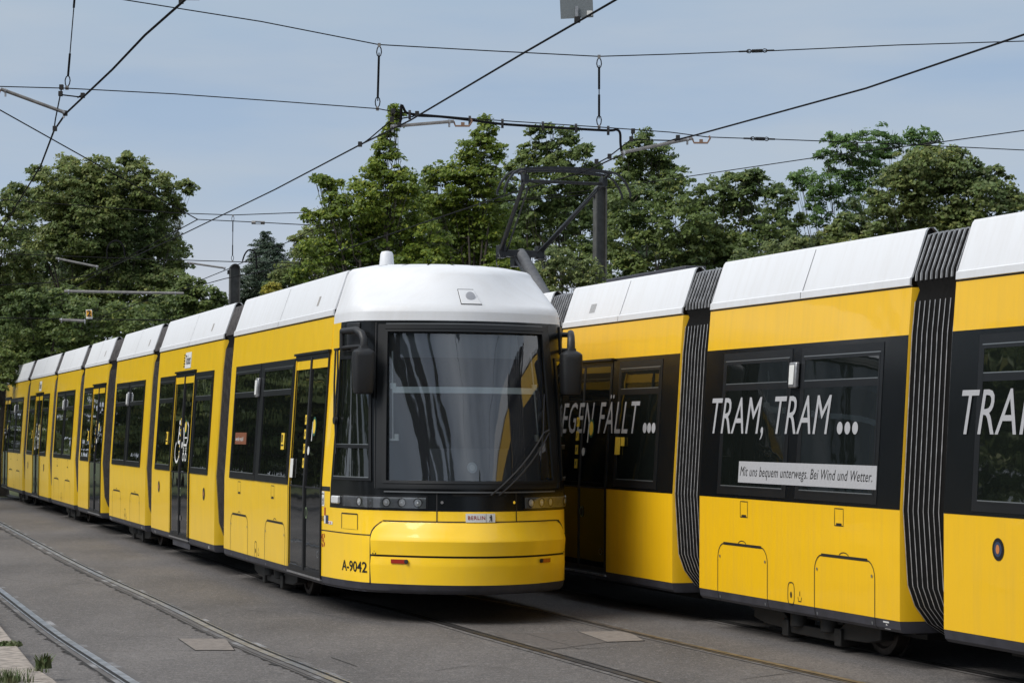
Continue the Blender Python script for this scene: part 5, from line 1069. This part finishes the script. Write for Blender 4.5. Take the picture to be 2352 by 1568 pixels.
T_('maple_tree', 'tall dark maple behind, seen just right of the grey mast', 60, [(1478, 312, 16), (1470, 345, 34), (1510, 360, 36), (1440, 380, 30), (1490, 400, 55), (1420, 440, 50), (1540, 410, 36)], 'maple', .14, 1.15, seed=14, sprig=.4)
T_('hedge_maple', 'broad dense maple filling the background right of the grey mast', 52, [(1450, 470, 60), (1540, 440, 50), (1620, 450, 48), (1690, 440, 45), (1745, 430, 36), (1790, 460, 40), (1560, 520, 80), (1680, 520, 80), (1790, 530, 55), (1450, 560, 70), (1600, 590, 80), (1720, 590, 70), (1820, 580, 44), (1740, 400, 16), (1710, 408, 14), (1440, 620, 50), (1840, 505, 16)], 'maple', .13, 1.15, seed=15, sprig=.55)
T_('ailanthus_tree', 'feathery bright green tree with a flat wide top, upper right', 60, [(1915, 330, 26), (1970, 325, 34), (2030, 325, 36), (2090, 330, 34), (2130, 320, 22), (1900, 360, 22), (1940, 390, 40), (2010, 380, 50), (1850, 415, 28), (1890, 430, 38), (1960, 450, 50), (1885, 500, 26), (1868, 470, 18), (1830, 408, 14), (2100, 370, 30)], 'heaven', .16, 1.1, trunk=1990, seed=16, asp=.38, sprig=.5)
T_('maple_tree', 'large rounded olive-green maple at the right behind the white tram roof', 52, [(2150, 370, 46), (2100, 400, 60), (2190, 400, 60), (2250, 410, 40), (2280, 400, 26), (2060, 450, 66), (2150, 470, 80), (2250, 470, 60), (2310, 440, 36), (1990, 500, 50), (2320, 470, 28), (1940, 530, 44), (2040, 550, 60), (2200, 530, 60), (1900, 560, 30), (1960, 590, 40)], 'maple_brown', .14, 1.25, trunk=2130, seed=17, sprig=.3)
T_('maple_tree', 'dark tree at the right picture edge behind the white tram roof', 60, [(2350, 480, 34), (2400, 470, 50), (2450, 500, 70), (2330, 530, 40), (2420, 560, 60)], 'dark', .14, 1.2, seed=18)
T_('shrub', 'light green shrub right behind the lower arm of the pantograph', 38, [(1270, 590, 34), (1240, 630, 34), (1300, 620, 40), (1265, 660, 36), (1330, 650, 34), (1350, 620, 26), (1380, 655, 26), (1222, 560, 0.1)][:-1], 'light', .085, 1.6, seed=19, cat='shrub', deep=.6, asp=.45)
T_('shrub', 'light green shrub just above the white tram roof at the right centre', 42, [(1710, 590, 26), (1760, 575, 26), (1800, 570, 22), (1830, 560, 18), (1690, 615, 20), (1850, 555, 12)], 'light', .09, 1.4, seed=20, cat='shrub', deep=.4, asp=.5)
T_('maple_tree', 'green maple filling the gap between the two yellow-green pointed trees', 60, [(790, 500, 50), (880, 520, 60), (960, 480, 50), (985, 430, 28), (1040, 520, 60), (1150, 440, 44), (1120, 530, 60), (1180, 520, 50)], 'maple', .14, 1.0, seed=51)
T_('maple_tree', 'green maple seen between the pantograph head and the grey mast', 64, [(1390, 440, 44), (1360, 400, 30), (1400, 500, 50), (1330, 470, 44)], 'maple', .14, 1.0, seed=52)
# far, dim trees closing the gaps low behind the trams
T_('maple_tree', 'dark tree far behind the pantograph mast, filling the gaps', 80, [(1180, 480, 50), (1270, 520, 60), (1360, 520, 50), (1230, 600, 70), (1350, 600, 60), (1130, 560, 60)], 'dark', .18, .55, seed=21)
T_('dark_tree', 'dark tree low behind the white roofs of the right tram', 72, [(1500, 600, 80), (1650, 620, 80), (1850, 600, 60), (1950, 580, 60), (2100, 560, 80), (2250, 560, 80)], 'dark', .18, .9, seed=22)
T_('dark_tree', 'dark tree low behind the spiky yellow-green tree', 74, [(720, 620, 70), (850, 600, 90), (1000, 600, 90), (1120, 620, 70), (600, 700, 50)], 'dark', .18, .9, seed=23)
bush = T_('bush_row', 'dense dark bushes and low trees beyond the left picture edge', 60, [(-1000 + 130 * i, y + 20 * (i % 3), 110) for i in range(7) for y in (930, 800, 660, 540)], 'light', .30, .45, seed=31, cat='bush', group='bushes outside the picture that the windows mirror', deep=3)  # unseen row built to fill the window reflections below the tree crowns
# trees standing outside the picture, which the windows and paint reflect
def copy_tree(o, loc, sc, label, rz):
    c = o.copy(); COL.objects.link(c); c.location = loc; c.scale = (sc, sc, sc); c.rotation_euler = (0, 0, rz); c['label'] = label; c['group'] = o['group'] if 'outside' in o.get('group', '') else 'trees outside the picture that the windows mirror'
    for ch in [x for x in list(bpy.data.objects) if x.parent == o]:
        d = ch.copy(); COL.objects.link(d); d.parent = c
for k, (x, y, s_) in enumerate([(-22, 62, 1.0), (-29, 58, .8), (-37, 66, 1.1), (-25, 74, 1.15), (-46, 62, 1.0), (-34, 48, .6), (-56, 60, 1.0), (-44, 44, .8), (-66, 50, 1.1), (-54, 34, .9)]):
    copy_tree(t1, (x, y, 0), s_, 'tree beyond the left picture edge seen only as a reflection', k * 1.3)
for k, (x, y, s_) in enumerate([(-40, -28, 1.1), (-28, -40, .9), (-14, -52, .85), (8, -60, .8), (22, -58, 1.0), (36, -50, 1.1), (-50, -8, 1.0), (-60, 14, 1.0)]):
    copy_tree(t1, (x, y, 0), s_, 'tree behind the camera seen only as a reflection', k * 2.1)
print('leaves', NL)
for k, (x, y, rz) in enumerate([(-28, 72, .4), (-34, 56, .9), (-42, 44, 1.2), (-50, 32, 1.3), (-20, 84, .1), (-48, 16, 1.6), (-44, -4, 1.9), (-34, -24, 2.4), (-18, -36, 2.9), (2, -42, 3.2), (20, -38, 3.4)]):
    copy_tree(bush, (x, y, 0), 1.0 if y > 0 else .7, 'bushes outside the picture, added to be seen only as a reflection', rz)
for k, (x, y, rz) in enumerate([(-2, 64, .1), (4, 62, -.1), (10, 62, .2), (16, 60, 0), (22, 58, -.2)]):
    copy_tree(bush, (x, y, 0), .55, 'low bushes under the trees, hidden behind the tram roofs', rz)
pop = T_('poplar_tree', 'tall narrow poplar behind the camera, seen only as a reflection', 40, [(4200 + 8 * (i % 3 - 1), 940 - 120 * i, 130 if i < 14 else 80) for i in range(17)], 'dark', .28, .8, seed=41, group='poplars outside the picture that the windscreen mirrors')
for k, (x, y, s_) in enumerate([(-1 + 26 * math.sin(math.radians(a)), 21.5 - 26 * math.cos(math.radians(a)), q) for a, q in ((-34, 1.3), (-27, 1.1), (-20, 1.22), (-13, .98), (-6, 1.1), (1, .9), (33, 1.0))]):
    c_ = None; copy_tree(pop, (x, y, 0), s_, 'tall poplar behind the camera seen only as a reflection', k * 1.7)
for k, (x, y, s_) in enumerate([(-22, 45, .85), (-26, 49, .95), (-30, 54, 1.0), (-19, 50, .8)]):
    copy_tree(pop, (x, y, 0), s_, 'tall unseen poplar added beyond the left picture edge to cover a bright window reflection', k * 1.1)  # unseen poplars added to close a bright gap mirrored in a window
# street lamp right of the camera, mirrored in the windscreen
root = tag(empty('street_lamp', (8.6, 9.4, 0)), 'curved street lamp right of the camera, seen only mirrored in the windscreen', 'street lamp')
mb = MB(); mb.tube([(0, 0, 0), (0, 0, 6)] + [(-1.6 * (1 - math.cos(t)), 0, 6.2 + 2.6 * math.sin(t)) for t in [k * math.pi / 16 for k in range(9)]] + [(-2.6, 0, 8.8)], .07, 10); mb.build('lamp_post', POLEM, root)
mb = MB(); mb.box((-3.3, -.16, 8.74), (-2.5, .16, 8.88)); mb.build('lamp_head', POLEM, root, bevel=.04)
